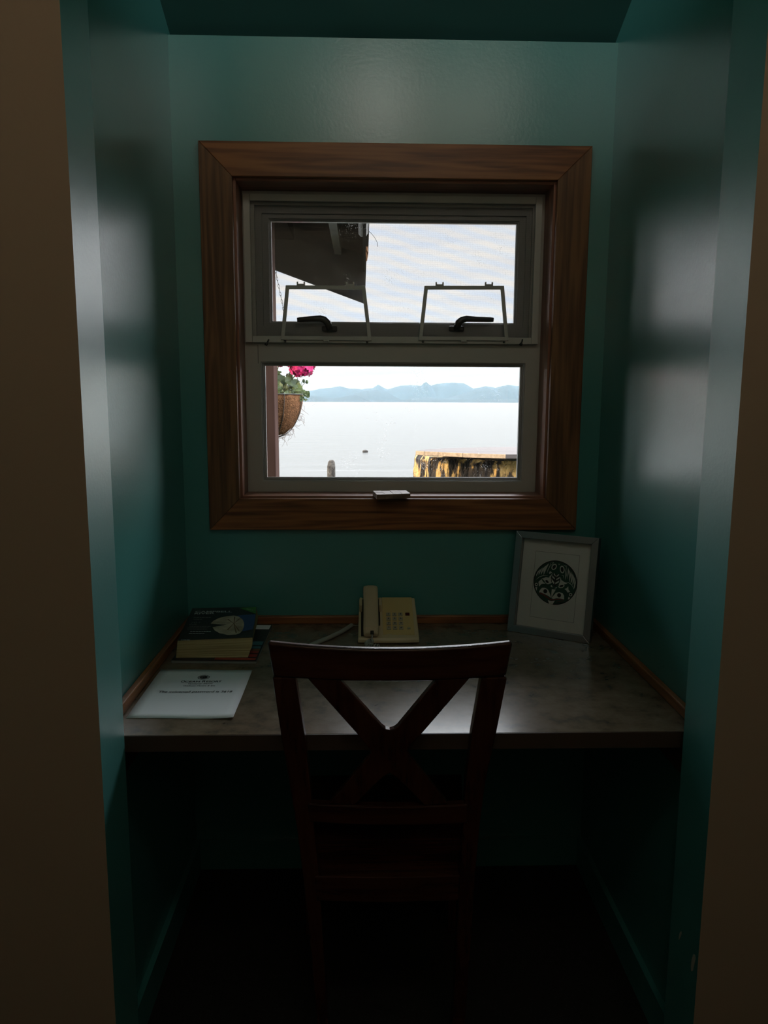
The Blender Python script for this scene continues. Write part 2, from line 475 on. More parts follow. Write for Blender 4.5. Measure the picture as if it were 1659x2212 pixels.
def band(axis):
    a = N(t, 'ShaderNodeMath', operation='MULTIPLY'); a.inputs[1].default_value = PIT
    L(t, spn.outputs[axis], a.inputs[0])
    s = N(t, 'ShaderNodeMath', operation='SINE'); L(t, a.outputs[0], s.inputs[0])
    g = N(t, 'ShaderNodeMath', operation='GREATER_THAN'); g.inputs[1].default_value = 0.962
    L(t, s.outputs[0], g.inputs[0])
    return g.outputs[0]


mxm = N(t, 'ShaderNodeMath', operation='MAXIMUM')
L(t, band('X'), mxm.inputs[0]); L(t, band('Z'), mxm.inputs[1])
mx = N(t, 'ShaderNodeMixShader')
L(t, mxm.outputs[0], mx.inputs[0]); L(t, tr.outputs[0], mx.inputs[1]); L(t, df.outputs[0], mx.inputs[2])
L(t, mx.outputs[0], t.nodes['Material Output'].inputs['Surface'])
M['mesh'] = m


# ------------------------------------------------------------------ mesh helpers
def obj(name, bm, m, parent=None, bevel=0.0, smooth=False, seg=2):
    me = bpy.data.meshes.new(name)
    bmesh.ops.recalc_face_normals(bm, faces=bm.faces)
    bm.to_mesh(me)
    bm.free()
    o = bpy.data.objects.new(name, me)
    C.objects.link(o)
    for q in (m if isinstance(m, (list, tuple)) else [m]):
        me.materials.append(q)
    if parent is not None:
        o.parent = parent
        o.matrix_parent_inverse = Matrix.Translation(-parent.location) if parent.type == 'EMPTY' and parent.parent is None else Matrix()
    if bevel:
        b = o.modifiers.new('bevel', 'BEVEL')
        b.width = bevel
        b.segments = seg
        b.limit_method = 'ANGLE'
        b.angle_limit = rad(35)
    if smooth:
        for p in me.polygons:
            p.use_smooth = True
    return o


def BM():
    return bmesh.new()


def box(bm, lo, hi):
    x0, y0, z0 = lo; x1, y1, z1 = hi
    v = [bm.verts.new(p) for p in ((x0, y0, z0), (x1, y0, z0), (x1, y1, z0), (x0, y1, z0), (x0, y0, z1), (x1, y0, z1), (x1, y1, z1), (x0, y1, z1))]
    for f in ((3, 2, 1, 0), (4, 5, 6, 7), (0, 1, 5, 4), (1, 2, 6, 5), (2, 3, 7, 6), (3, 0, 4, 7)):
        bm.faces.new([v[i] for i in f])
    return bm


def bx(lo, hi):
    return box(BM(), lo, hi)


def solid(bm, a, b):
    """closed solid between two matching outlines (lists of 3-D points)"""
    va = [bm.verts.new(p) for p in a]
    vb = [bm.verts.new(p) for p in b]
    n = len(a)
    bm.faces.new(va)
    bm.faces.new(vb[::-1])
    for i in range(n):
        j = (i+1) % n
        bm.faces.new((va[i], vb[i], vb[j], va[j]))
    return bm


def extr(bm, pts, vec):
    v = Vector(vec)
    return solid(bm, [Vector(p) for p in pts], [Vector(p)+v for p in pts])


def yz(pts, x0, x1):
    return solid(BM(), [(x0, y, z) for y, z in pts], [(x1, y, z) for y, z in pts])


def tube(bm, pts, r, n=8, closed=False):
    pts = [Vector(p) for p in pts]
    rs = r if isinstance(r, (list, tuple)) else [r]*len(pts)
    rings = []
    K = len(pts)
    ref = None
    for i, p in enumerate(pts):
        a = pts[(i-1) % K] if (closed or i > 0) else p
        c = pts[(i+1) % K] if (closed or i < K-1) else p
        d = (c-a).normalized()
        if ref is None:
            ref = Vector((0, 0, 1)) if abs(d.z) < 0.9 else Vector((1, 0, 0))
        s = d.cross(ref).normalized()
        u = s.cross(d).normalized()
        ref = u
        rings.append([bm.verts.new(p + (s*math.cos(2*math.pi*q/n) + u*math.sin(2*math.pi*q/n))*rs[i]) for q in range(n)])
    for i in range(K if closed else K-1):
        A, B = rings[i], rings[(i+1) % K]
        for q in range(n):
            bm.faces.new((A[q], A[(q+1) % n], B[(q+1) % n], B[q]))
    if not closed:
        bm.faces.new(rings[0][::-1])
        bm.faces.new(rings[-1])
    return bm


def lathe(bm, prof, c, n=32):
    rings = []
    for r, z in prof:
        if r < 1e-5:
            rings.append([bm.verts.new((c[0], c[1], c[2]+z))])
        else:
            rings.append([bm.verts.new((c[0]+r*math.cos(2*math.pi*i/n), c[1]+r*math.sin(2*math.pi*i/n), c[2]+z)) for i in range(n)])
    for A, B in zip(rings, rings[1:]):
        for i in range(n):
            j = (i+1) % n
            q = []
            for v in (A[i % len(A)], A[j % len(A)], B[j % len(B)], B[i % len(B)]):
                if v not in q:
                    q.append(v)
            if len(q) > 2:
                bm.faces.new(q)
    return bm


def ring_frame(bm, outer, inner, vec):
    """closed frame between two quads, given thickness vec"""
    v = Vector(vec)
    a = [bm.verts.new(p) for p in outer]; b_ = [bm.verts.new(p) for p in inner]
    c = [bm.verts.new(Vector(p)+v) for p in outer]; d = [bm.verts.new(Vector(p)+v) for p in inner]
    n = len(outer)
    for i in range(n):
        j = (i+1) % n
        bm.faces.new((a[i], a[j], b_[j], b_[i]))
        bm.faces.new((c[j], c[i], d[i], d[j]))
        bm.faces.new((a[j], a[i], c[i], c[j]))
        bm.faces.new((b_[i], b_[j], d[j], d[i]))
    return bm


def quad(x0, z0, x1, z1, y):
    return [Vector((x0, y, z0)), Vector((x1, y, z0)), Vector((x1, y, z1)), Vector((x0, y, z1))]


def tag(o, label, cat, group=None, kind=None):
    o['label'] = label
    o['category'] = cat
    if group:
        o['group'] = group
    if kind:
        o['kind'] = kind
    return o


def thing(name, label, cat, loc=(0, 0, 0), group=None):
    o = bpy.data.objects.new(name, None)
    C.objects.link(o)
    o.location = loc
    o.empty_display_size = 0.05
    bpy.context.view_layer.update()
    return tag(o, label, cat, group)


def struct(name, bm, m, label=None):
    o = obj(name, bm, m)
    o['kind'] = 'structure'
    if label:
        o['label'] = label
    return o


def text_bm(s, size, origin, right, up, align='LEFT', shear=0.0, bold=0.0, sx=1.0):
    """flat lettering on a surface"""
    cu = bpy.data.curves.new('lettering', 'FONT')
    cu.body = s
    cu.size = size
    cu.align_x = align
    cu.shear = shear
    cu.offset = bold
    cu.resolution_u = 4
    o = bpy.data.objects.new('lettering', cu)
    C.objects.link(o)
    dg = bpy.context.evaluated_depsgraph_get()
    me = bpy.data.meshes.new_from_object(o.evaluated_get(dg))
    bpy.data.objects.remove(o)
    bm = BM()
    bm.from_mesh(me)
    bpy.data.meshes.remove(me)
    r, u = Vector(right).normalized(), Vector(up).normalized()
    nrm = r.cross(u)
    og = Vector(origin)
    for v in bm.verts:
        v.co = og + r*v.co.x*sx + u*v.co.y + nrm*v.co.z
    return bm


def join(bm, other):
    me = bpy.data.meshes.new('x')
    other.to_mesh(me)
    other.free()
    bm.from_mesh(me)
    bpy.data.meshes.remove(me)
    return bm


def wobble(bm, amp, freq, seed=0.0, axis=None):
    for v in bm.verts:
        d = mnoise.noise_vector(v.co*freq + Vector((seed, seed*1.7, seed*0.3)))
        if axis:
            d = Vector((d.x*axis[0], d.y*axis[1], d.z*axis[2]))
        v.co += d*amp


# ------------------------------------------------------------------ the setting
XW0, XW1, YEND = -3.0, 3.3, -3.0
struct('floor', bx((XW0-.1, YEND-.1, -.12), (XW1+.1, 2.224, 0)), M['carpet'])
# window wall with its opening
WX0, WX1, WZ0, WZ1 = -0.357, 0.526, 1.107, 1.982
bm = BM()
box(bm, (XL-.12, YB, 0), (WX0, YB+.16, ZC-.02))
box(bm, (WX1, YB, 0), (XR+.12, YB+.16, ZC-.02))
box(bm, (WX0, YB, 0), (WX1, YB+.16, WZ0))
box(bm, (WX0, YB, WZ1), (WX1, YB+.16, ZC-.02))
wall_back = struct('wall_back', bm, M['teal'], 'teal painted end wall around the wooden framed window')
# taped joint above the window
a = ony(868, 232, YB-.0006); b2 = ony(868, 300, YB-.0006)
obj('joint_ridge', bx((a.x-.0012, YB-.0008, b2.z), (a.x+.0012, YB+.001, a.z)), M['teal'], wall_back)
struct('wall_left', yz([(YR-.01, 0), (YB+.16, 0), (YB+.16, zceil(YB+.16)), (YR-.01, zceil(YR-.01))], XL-.12, XL), M['teal'])
struct('wall_right', yz([(YR-.01, 0), (YB+.16, 0), (YB+.16, zceil(YB+.16)), (YR-.01, zceil(YR-.01))], XR, XR+.12), M['teal'])


def partition(name, x0, x1, jamb_x, edge):
    bm = yz([(YF, 0), (YR, 0), (YR, zceil(YR)), (YF, zceil(YF))], x0, x1)
    bm.faces.ensure_lookup_table()
    bmesh.ops.recalc_face_normals(bm, faces=bm.faces)
    bm.normal_update()
    for f in bm.faces:
        c = f.calc_center_median()
        if abs(c.x-jamb_x) < 1e-4 or (c.y > YR-.001):
            f.material_index = 1
    return struct(name, bm, [M['brown'], edge], 'brown wall face with a teal painted opening edge')


partition('wall_front_left', XW0, OL, OL, M['teal_jamb'])
pr = partition('wall_front_right', OR, XW1, OR, M['teal_jamb_dull'])
# chips knocked out of the paint low on the right-hand edge
for px, py, wd, hh in ((1470, 2020, .004, .012), (1498, 2078, .006, .022)):
    d = ray(px, py); p = EYE + d*(OR/d.x)
    bm = BM(); pts = []
    for i in range(8):
        an = 2*math.pi*i/8
        pts.append((OR-.0002, p.y + wd*math.cos(an)*random.uniform(.7, 1.2) - math.sin(an)*.004, p.z + hh*math.sin(an)*random.uniform(.8, 1.2)))
    extr(bm, pts, (-.0006, 0, 0))
    obj('paint_chip', bm, M['chip'], pr)
# main sloping ceiling, running out over the window as the eave
CT = 0.10
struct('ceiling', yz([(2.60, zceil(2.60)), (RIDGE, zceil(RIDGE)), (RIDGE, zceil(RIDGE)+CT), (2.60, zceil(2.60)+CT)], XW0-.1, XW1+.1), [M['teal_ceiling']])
bm = BM()


def rear_slab(y0, y1, x0, x1):
    solid(bm, [(x0, y0, zceil(y0)), (x0, y1, zceil(y1)), (x0, y1, zceil(y1)+CT), (x0, y0, zceil(y0)+CT)],
          [(x1, y0, zceil(y0)), (x1, y1, zceil(y1)), (x1, y1, zceil(y1)+CT), (x1, y0, zceil(y0)+CT)])


rear_slab(RY1, RIDGE, XW0-.1, XW1+.1)
rear_slab(YEND-.1, RY0, XW0-.1, XW1+.1)
xs = [XW0-.1] + [q for ab in ADDED_ROOFLIGHTS for q in ab] + [XW1+.1]
for i in range(0, len(xs), 2):
    rear_slab(RY0, RY1, xs[i], xs[i+1])
struct('ceiling_rear', bm, M['cream'])
for i, (x0, x1) in enumerate(ADDED_ROOFLIGHTS):
    z0, z1 = zceil(RY0)+CT+.002, zceil(RY1)+CT+.002
    fr_ = ring_frame(BM(), [(x0-.05, RY0-.05, z0-.05*SL), (x1+.05, RY0-.05, z0-.05*SL), (x1+.05, RY1+.05, z1+.05*SL), (x0-.05, RY1+.05, z1+.05*SL)],
                     [(x0, RY0, z0), (x1, RY0, z0), (x1, RY1, z1), (x0, RY1, z1)], (0, -.02, .05))
    wdw = struct('window_%d' % (i+2), fr_, M['vinyl'], 'unseen roof window added behind the hall for fill light')
    obj('glass_pane', extr(BM(), [(x0, RY0-.01, z0+.02), (x1, RY0-.01, z0+.02), (x1, RY1-.01, z1+.02), (x0, RY1-.01, z1+.02)], (0, 0, .004)), M['clear'], wdw)
# hall behind the camera: side walls, unseen wall added to shade the lower alcove, rear wall
ZBLOCK = 2.93
for nm, x0, x1 in (('wall_hall_left', XW0-.1, XW0), ('wall_hall_right', XW1, XW1+.1)):
    struct(nm, yz([(YEND-.1, 0), (YR, 0), (YR, zceil(YR)), (RIDGE, zceil(RIDGE)), (YEND-.1, zceil(YEND-.1))], x0, x1), M['cream'])
bm = BM()
box(bm, (XW0, -.50, 0), (XW1, -.40, 1.75)); box(bm, (XW0, -.50, 2.45), (XW1, -.40, ZBLOCK))
box(bm, (XW0, -.50, 1.75), (-.62, -.40, 2.45)); box(bm, (.78, -.50, 1.75), (XW1, -.40, 2.45))
struct('wall_light_blocker', bm, M['cream'])
struct('wall_rear', bx((XW0, YEND-.1, 0), (XW1, YEND, zceil(YEND)+.02)), M['cream'])
# baseboards of the alcove
struct('baseboard_back', bx((XL, YB-.014, 0), (XR, YB, .09)), M['teal'])
struct('baseboard_left', bx((XL, YR, 0), (XL+.014, YB-.014, .09)), M['teal'])
struct('baseboard_right', bx((XR-.014, YR, 0), (XR, YB-.014, .09)), M['teal'])

# ------------------------------------------------------------------ the window
win = bpy.data.objects.new('window_1', None); C.objects.link(win)
win.location = (0.085, YB, 1.545)
win['kind'] = 'structure'
win['label'] = 'window with a wide varnished wooden surround looking out over the sea'
bpy.context.view_layer.update()
TO = (-.4285, 1.033, .600, 2.0545)      # casing outline x0,z0,x1,z1
TI = (-.3435, 1.121, .512, 1.9685)
YC = YB-.018
o4 = [(TO[0], TO[1]), (TO[2], TO[1]), (TO[2], TO[3]), (TO[0], TO[3])]
i4 = [(TI[0], TI[1]), (TI[2], TI[1]), (TI[2], TI[3]), (TI[0], TI[3])]
g = .0005
for k_ in range(4):
    j_ = (k_+1) % 4
    q = [o4[k_], o4[j_], i4[j_], i4[k_]]
    cx = sum(p[0] for p in q)/4; cz = sum(p[1] for p in q)/4
    if k_ % 2 == 0:
        q = [(o4[k_][0]+g, o4[k_][1]), (o4[j_][0]-g if k_ == 0 else o4[j_][0]+g, o4[j_][1]), i4[j_], i4[k_]]
    bm = extr(BM(), [(x, YC, z) for x, z in q], (0, .018, 0))
    obj('casing_board', bm, M['fir_x'] if k_ % 2 == 0 else M['fir_z'], win, bevel=.0016)
# nail dimples and filler spots on the head casing
# jamb liners
JX0, JX1, JZ0, JZ1 = -.337, .506, 1.127, 1.962
YW = 2.155
obj('jamb_board', bx((JX0-.018, YB+.001, JZ0-.018), (JX0, YW+.06, JZ1+.018)), M['jamb_z'], win, bevel=.001)
obj('jamb_board', bx((JX1, YB+.001, JZ0-.018), (JX1+.018, YW+.06, JZ1+.018)), M['jamb_z'], win, bevel=.001)
obj('jamb_board', bx((JX0, YB+.001, JZ1), (JX1, YW+.06, JZ1+.018)), M['jamb_x'], win, bevel=.001)
obj('sill_board', bx((JX0, YB+.001, JZ0-.018), (JX1, YW+.06, JZ0)), M['jamb_x'], win, bevel=.001)
# vinyl main frame with the mid rail
FX0, FX1, FZ0, FZ1 = JX0+.0008, JX1-.0008, JZ0+.0008, JZ1-.0008
RB, RT = 1.500, 1.556                       # mid rail
LGX0, LGX1, LGZ0 = -.293, .4645, 1.158      # lower light opening
UOX0, UOX1, UOZ0, UOZ1 = -.303, .472, 1.566, 1.925
bm = BM()
box(bm, (FX0, YW, FZ0), (LGX0, YW+.055, RB))
box(bm, (LGX1, YW, FZ0), (FX1, YW+.055, RB))
box(bm, (LGX0, YW, FZ0), (LGX1, YW+.055, LGZ0))
box(bm, (FX0, YW, RB), (FX1, YW+.055, UOZ0))
box(bm, (FX0, YW, UOZ0), (UOX0, YW+.055, FZ1))
box(bm, (UOX1, YW, UOZ0), (FX1, YW+.055, FZ1))
box(bm, (UOX0, YW, UOZ1), (UOX1, YW+.055, FZ1))
obj('vinyl_frame', bm, M['vinyl'], win)
# stile joints
bm = BM()
for p, q in (((557, 745), (558, 785)),):
    a, b2 = ony(*p, YW-.0004), ony(*q, YW-.0004)
    box(bm, (a.x-.0006, YW-.0005, b2.z), (a.x+.0006, YW+.001, a.z))
obj('frame_joint', bm, M['phone_dark'], win)
# lower glazing beads (stepped) and pane
for k_, (ins, dy) in enumerate(((0, .006), (.0035, .012), (.007, .018))):
    bm = ring_frame(BM(), quad(LGX0+ins, LGZ0+ins, LGX1-ins, RB-ins, YW+dy), quad(LGX0+ins+.0035, LGZ0+ins+.0035, LGX1-ins-.0035, RB-ins-.0035, YW+dy), (0, .03-dy, 0))
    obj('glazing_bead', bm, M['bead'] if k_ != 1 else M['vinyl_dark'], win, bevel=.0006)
obj('glass_pane', bx((LGX0+.006, YW+.026, LGZ0+.006), (LGX1-.006, YW+.030, RB-.006)), M['glass'], win)
# upper awning sash
bm = BM()
UGX0, UGX1, UGZ0, UGZ1 = -.266, .439, 1.609, 1.894
ring_frame(bm, quad(UOX0, UOZ0, UOX1, UOZ1, YW+.012), quad(UGX0-.018, UGZ0-.008, UGX1+.018, UGZ1+.012, YW+.012), (0, .04, 0))
ring_frame(bm, quad(UGX0-.018, UGZ0-.008, UGX1+.018, UGZ1+.012, YW+.018), quad(UGX0, UGZ0, UGX1, UGZ1, YW+.018), (0, .034, 0))
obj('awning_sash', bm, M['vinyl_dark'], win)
for k_, (ins, dy) in enumerate(((0, .026), (.003, .03))):
    obj('glazing_bead', ring_frame(BM(), quad(UGX0+ins, UGZ0+ins, UGX1-ins, UGZ1-ins, YW+dy), quad(UGX0+ins+.003, UGZ0+ins+.003, UGX1-ins-.003, UGZ1-ins-.003, YW+dy), (0, .042-dy, 0)), M['bead'], win, bevel=.0005)
obj('glass_pane', bx((UGX0+.003, YW+.036, UGZ0+.003), (UGX1-.003, YW+.040, UGZ1-.003)), M['glass'], win)
# two folding cam handles on the bottom rail of the sash
for s, bxp, tip in ((-1, 712, 642), (1, 985, 1066)):
    yh = YW-.002
    base = ony(bxp, 711, YW+.018)
    bm = BM()
    box(bm, (base.x-.022, YW+.004, base.z-.007), (base.x+.022, YW+.018, base.z+.008))
    h = obj('sash_handle', bm, M['handle'], win, bevel=.004, seg=3)
    bm = BM()
    tp = ony(tip, 690.5, YW-.006)
    top = ony(tip-s*66, 690, YW-.006)
    p0 = Vector((base.x, YW+.006, base.z))
    pts = [p0, Vector((base.x+s*.001, YW-.004, base.z+.006)), Vector((base.x+s*.004, YW-.008, base.z+.015)),
           Vector((base.x+s*.013, YW-.008, base.z+.0235)), Vector((base.x+s*.026, YW-.008, base.z+.0265)),
           Vector((base.x+s*.05, YW-.007, base.z+.0255)), Vector((tp.x-s*.008, YW-.006, tp.z)), Vector((tp.x, YW-.006, tp.z-.0005))]
    tube(bm, pts, [.0095, .0095, .010, .0098, .009, .008, .0072, .006], 10)
    obj('handle_lever', bm, M['handle'], h, smooth=True)

# ------------------------------------------------------------------ insect screen on the inside of the upper light
YS = 2.138
scr = thing('window_screen', 'white framed insect screen with two small hatches over the upper window pane', 'window screen', (0.082, YS, 1.553))
SX0, SX1, SZ0, SZ1 = -.331, .4945, 1.552, 1.950
SB = .0185
for nm, lo, hi in (('screen_bar', (SX0, YS, SZ0), (SX0+SB, YS+.012, SZ1)), ('screen_bar', (SX1-SB, YS, SZ0), (SX1, YS+.012, SZ1)),
                   ('screen_bar', (SX0+SB+.0004, YS, SZ1-SB), (SX1-SB-.0004, YS+.012, SZ1)), ('screen_bar', (SX0+SB+.0004, YS, SZ0), (SX1-SB-.0004, YS+.012, SZ0+SB))):
    obj(nm, bx(lo, hi), M['screen_bar'], scr, bevel=.0012)
obj('insect_mesh', bx((SX0+SB, YS+.006, SZ0+SB), (SX1-SB, YS+.0062, SZ1-SB)), M['mesh'], scr)


def onw(x, y):
    return ony(x, y, YS-.006)


for hx in (((617, 616), (789, 617), (803, 736), (606, 734)), ((917, 617), (1089, 617), (1099, 736), (904, 735))):
    oq = [onw(*p) for p in hx]
    cen = sum(oq, Vector())/4
    ins = .0105
    # inner outline: offset each side towards the centre
    iq = []
    for i in range(4):
        p, a, c = oq[i], oq[i-1], oq[(i+1) % 4]
        d1 = (a-p).normalized(); d2 = (c-p).normalized()
        s_ = math.sin(d1.angle(d2))
        iq.append(p + (d1+d2)*(ins/s_))
    hatch = obj('hatch_frame', ring_frame(BM(), oq, iq, (0, .005, 0)), M['screen_bar'], scr, bevel=.0012)
    # two hinge clips on the top bar
    for f in (.19, .81):
        p = oq[0].lerp(oq[1], f)
        bm = BM()
        box(bm, (p.x-.0115, YS-.006, p.z-.002), (p.x+.0115, YS-.001, p.z+.004))
        box(bm, (p.x-.0115, YS-.006, p.z+.004), (p.x-.0075, YS-.001, p.z+.0095))
        box(bm, (p.x+.0075, YS-.006, p.z+.004), (p.x+.0115, YS-.001, p.z+.0095))
        obj('hinge_clip', bm, M['screen_bar'], hatch)
    # finger tab and stops below
    mid = oq[3].lerp(oq[2], .5)
    obj('finger_tab', bx((mid.x-.008, YS-.008, mid.z-.004), (mid.x+.008, YS-.001, mid.z+.002)), M['screen_bar'], hatch, bevel=.001)
    for f in (.05, .95):
        p = oq[3].lerp(oq[2], f)
        obj('hatch_stop', bx((p.x-.003, YS-.005, p.z-.0065), (p.x+.003, YS-.0002, p.z-.001)), M['pin'], hatch, bevel=.001)
for px in (577, 1126):
    p = ony(px, 741, YS-.006)
    bm = tube(BM(), [(p.x+.004, YS-.001, p.z+.010), (p.x+.002, YS-.006, p.z+.004), (p.x-.001, YS-.010, p.z-.002)], .0022, 8)
    tube(bm, [(p.x-.001, YS-.010, p.z-.002), (p.x-.003, YS-.012, p.z-.006)], .0042, 10)
    obj('spring_pin', bm, M['pin'], scr, smooth=True)

# parquet block lying on the sill
blk = thing('parquet_block', 'small square of wooden parquet lying on the window sill', 'wood block', (0.08, 2.055, JZ0))
c = [onz(805, 1060, 1.141), onz(877, 1058.5, 1.141), onz(887, 1066, 1.141), onz(814, 1068, 1.141)]
c[0].y = min(c[0].y, 2.128); c[1].y = min(c[1].y, 2.128)
for i in range(4):
    a0, a1 = i/4+.002, (i+1)/4-.002
    for (v0, v1) in ((0, .5), (.5, 1)):
        def pt(u, v):
            return (c[0].lerp(c[1], u)).lerp(c[3].lerp(c[2], u), v)
        q = [pt(a0, v0+.006), pt(a1, v0+.006), pt(a1, v1-.006), pt(a0, v1-.006)]
        dz = random.uniform(-.0008, .0006)
        bm = solid(BM(), [Vector((p.x, p.y, JZ0+.0002)) for p in q], [Vector((p.x, p.y, 1.141+dz)) for p in q])
        obj('wood_finger', bm, M['parquet_a'], blk, bevel=.0005)

# ------------------------------------------------------------------ desk
DZ = 0.76
desk = thing('built_in_desk', 'built-in desk with brown mottled top and wooden edging fitted between the teal walls', 'desk', (0.08, 1.7, 0))
obj('worktop', bx((XL+.0005, 1.342, DZ-.032), (XR-.0005, YB-.0005, DZ)), M['laminate'], desk)
obj('front_edge', bx((XL+.0005, 1.3395, DZ-.0325), (XR-.0005, 1.3418, DZ-.0006)), M['edge'], desk)
ST, SH = .0155, .023
obj('wood_edging', bx((XL+.0005, YB-ST, DZ), (XR-.0005, YB-.0005, DZ+SH)), M['fir_x'], desk, bevel=.003)
obj('wood_edging', bx((XL+.0005, 1.342, DZ), (XL+ST, YB-ST-.0005, DZ+SH)), M['fir_y'], desk, bevel=.003)
obj('wood_edging', bx((XR-ST, 1.342, DZ), (XR-.0005, YB-ST-.0005, DZ+SH)), M['fir_y'], desk, bevel=.003)
obj('support_cleat', bx((XL+.0005, 1.37, DZ-.10), (XL+.03, YB-.02, DZ-.0325)), M['edge'], desk)
obj('support_cleat', bx((XR-.03, 1.37, DZ-.10), (XR-.0005, YB-.02, DZ-.0325)), M['edge'], desk)

# ------------------------------------------------------------------ chair
chair = thing('dining_chair', 'dark mahogany chair with a crossed back pushed up to the desk', 'chair', (0.05, 1.5, 0))
CXM, CCV = .05, .45


def ybk(z):
    return 1.27 + (.953-z)*.16


def onback(x, y, flat=False):
    p = ony(x, y, 1.27)
    for _ in range(25):
        p = ony(x, y, ybk(p.z) + (0 if flat else CCV*(p.x-CXM)**2))
    return p


def panel(rows, th=.022, sub=1):
    """curved board from rows of (left px, right px) with n columns; rows are lists of pixel points, left to right"""
    bm = BM()
    grid = [[onback(*p) for p in r] for r in rows]
    F = [[bm.verts.new(p) for p in r] for r in grid]
    B = [[bm.verts.new(p + Vector((0, th, 0))) for p in r] for r in grid]
    nr, nc = len(F), len(F[0])
    for i in range(nr-1):
        for j in range(nc-1):
            bm.faces.new((F[i][j], F[i][j+1], F[i+1][j+1], F[i+1][j]))
            bm.faces.new((B[i][j+1], B[i][j], B[i+1][j], B[i+1][j+1]))
    for i in range(nr-1):
        bm.faces.new((F[i][0], F[i+1][0], B[i+1][0], B[i][0]))
        bm.faces.new((F[i+1][-1], F[i][-1], B[i][-1], B[i+1][-1]))
    for j in range(nc-1):
        bm.faces.new((F[0][j+1], F[0][j], B[0][j], B[0][j+1]))
        bm.faces.new((F[-1][j], F[-1][j+1], B[-1][j+1], B[-1][j]))
    return bm


def lerp2(a, b, f):
    return (a[0]+(b[0]-a[0])*f, a[1]+(b[1]-a[1])*f)


def arc_row(l, m_, r, n=17):
    out = []
    for i in range(n):
        f = i/(n-1)
        q = 2*(f-.5)
        x = l[0]*(q*(q-1)/2) + m_[0]*(1-q*q) + r[0]*(q*(q+1)/2)
        y = l[1]*(q*(q-1)/2) + m_[1]*(1-q*q) + r[1]*(q*(q+1)/2)
        out.append((x, y))
    return out


top = arc_row((576, 1387), (842, 1402.5), (1109, 1387))
bot = arc_row((590, 1463), (842, 1473.5), (1094, 1462))
obj('crest_rail', panel([top, bot], .018), M['chair_x'], chair, bevel=.006, seg=4)
low_t = arc_row((664, 1736), (842, 1743), (1012, 1738), 11)
low_b = arc_row((668, 1776), (842, 1784), (1010, 1779), 11)
obj('lower_rail', panel([low_t, low_b], .020), M['chair_x'], chair, bevel=.003)
# crossed splat: one flat cut-out board
outl = [(663, 1466), (734, 1470), (825, 1571), (833, 1577), (842, 1579), (851, 1577), (859, 1571), (942, 1471), (1016, 1466),
        (912, 1586), (884, 1616), (881, 1626), (886, 1636), (968, 1738), (918, 1742), (857, 1682), (842, 1673), (827, 1681), (766, 1741), (711, 1738),
        (796, 1638), (801, 1628), (797, 1618), (772, 1588)]
bm = BM()
fr_pts = [onback(*p) + Vector((0, .003, 0)) for p in outl]
solid(bm, fr_pts, [p + Vector((0, .016, 0)) for p in fr_pts])
obj('cross_splat', bm, M['chair'], chair, bevel=.002)
# rear posts with their legs
for side in (-1, 1):
    if side < 0:
        O = [(588, 1464), (607, 1590), (626, 1702), (641, 1790), (655, 1900), (666, 2000), (684, 2200)]
        I = [(638, 1464), (658, 1589), (671, 1702), (679, 1790), (690, 1900), (696, 2000), (708, 2200)]
    else:
        O = [(1096, 1464), (1072, 1586), (1049, 1690), (1036, 1790), (1026, 1900), (1020, 2000), (1006, 2200)]
        I = [(1040, 1464), (1019, 1584), (1006, 1690), (1000, 1790), (993, 1900), (988, 2000), (978, 2200)]
    bm = BM()
    rings = []
    for k_, (o_, i_) in enumerate(zip(O, I)):
        a, b2 = onback(*o_), onback(*i_)
        yy = (a.y+b2.y)/2
        th = .026 if k_ < 4 else .034
        a = ony(*o_, yy); b2 = ony(*i_, yy)
        if side > 0:
            a, b2 = b2, a
        rings.append([a, b2, b2+Vector((0, th, 0)), a+Vector((0, th, 0))])
    last = rings[-1]
    rings.append([Vector((p.x+(-.006*side), p.y-.002, 0.001)) for p in last])
    vr = [[bm.verts.new(p) for p in r] for r in rings]
    for A, B in zip(vr, vr[1:]):
        for q in range(4):
            bm.faces.new((A[q], A[(q+1) % 4], B[(q+1) % 4], B[q]))
    bm.faces.new(vr[0]); bm.faces.new(vr[-1][::-1])
    obj('rear_leg', bm, M['chair'], chair, bevel=.003)
# seat, aprons and front legs under the desk
SZ = .432
xl, xr = -.115, .205
bm = solid(BM(), [(xl-.005, 1.392, SZ-.035), (xr+.005, 1.392, SZ-.035), (xr+.05, 1.80, SZ-.035), (xl-.05, 1.80, SZ-.035)],
           [(xl-.005, 1.392, SZ), (xr+.005, 1.392, SZ), (xr+.05, 1.80, SZ), (xl-.05, 1.80, SZ)])
obj('seat', bm, M['chair_x'], chair, bevel=.003)
sr_t = arc_row((680, 1893), (838, 1895), (994, 1892), 7)
sr_b = arc_row((684, 1947), (838, 1950), (990, 1946), 7)
obj('rear_apron', panel([sr_t, sr_b], .02), M['chair_x'], chair, bevel=.002)
obj('front_apron', bx((xl-.02, 1.765, SZ-.095), (xr+.02, 1.787, SZ-.036)), M['chair_x'], chair, bevel=.002)
for x in (xl-.042, xr+.012):
    bm = solid(BM(), [(x, 1.757, SZ-.036), (x+.034, 1.757, SZ-.036), (x+.034, 1.791, SZ-.036), (x, 1.791, SZ-.036)],
               [(x+.006, 1.763, .001), (x+.028, 1.763, .001), (x+.028, 1.785, .001), (x+.006, 1.785, .001)])
    obj('front_leg', bm, M['chair'], chair, bevel=.003)

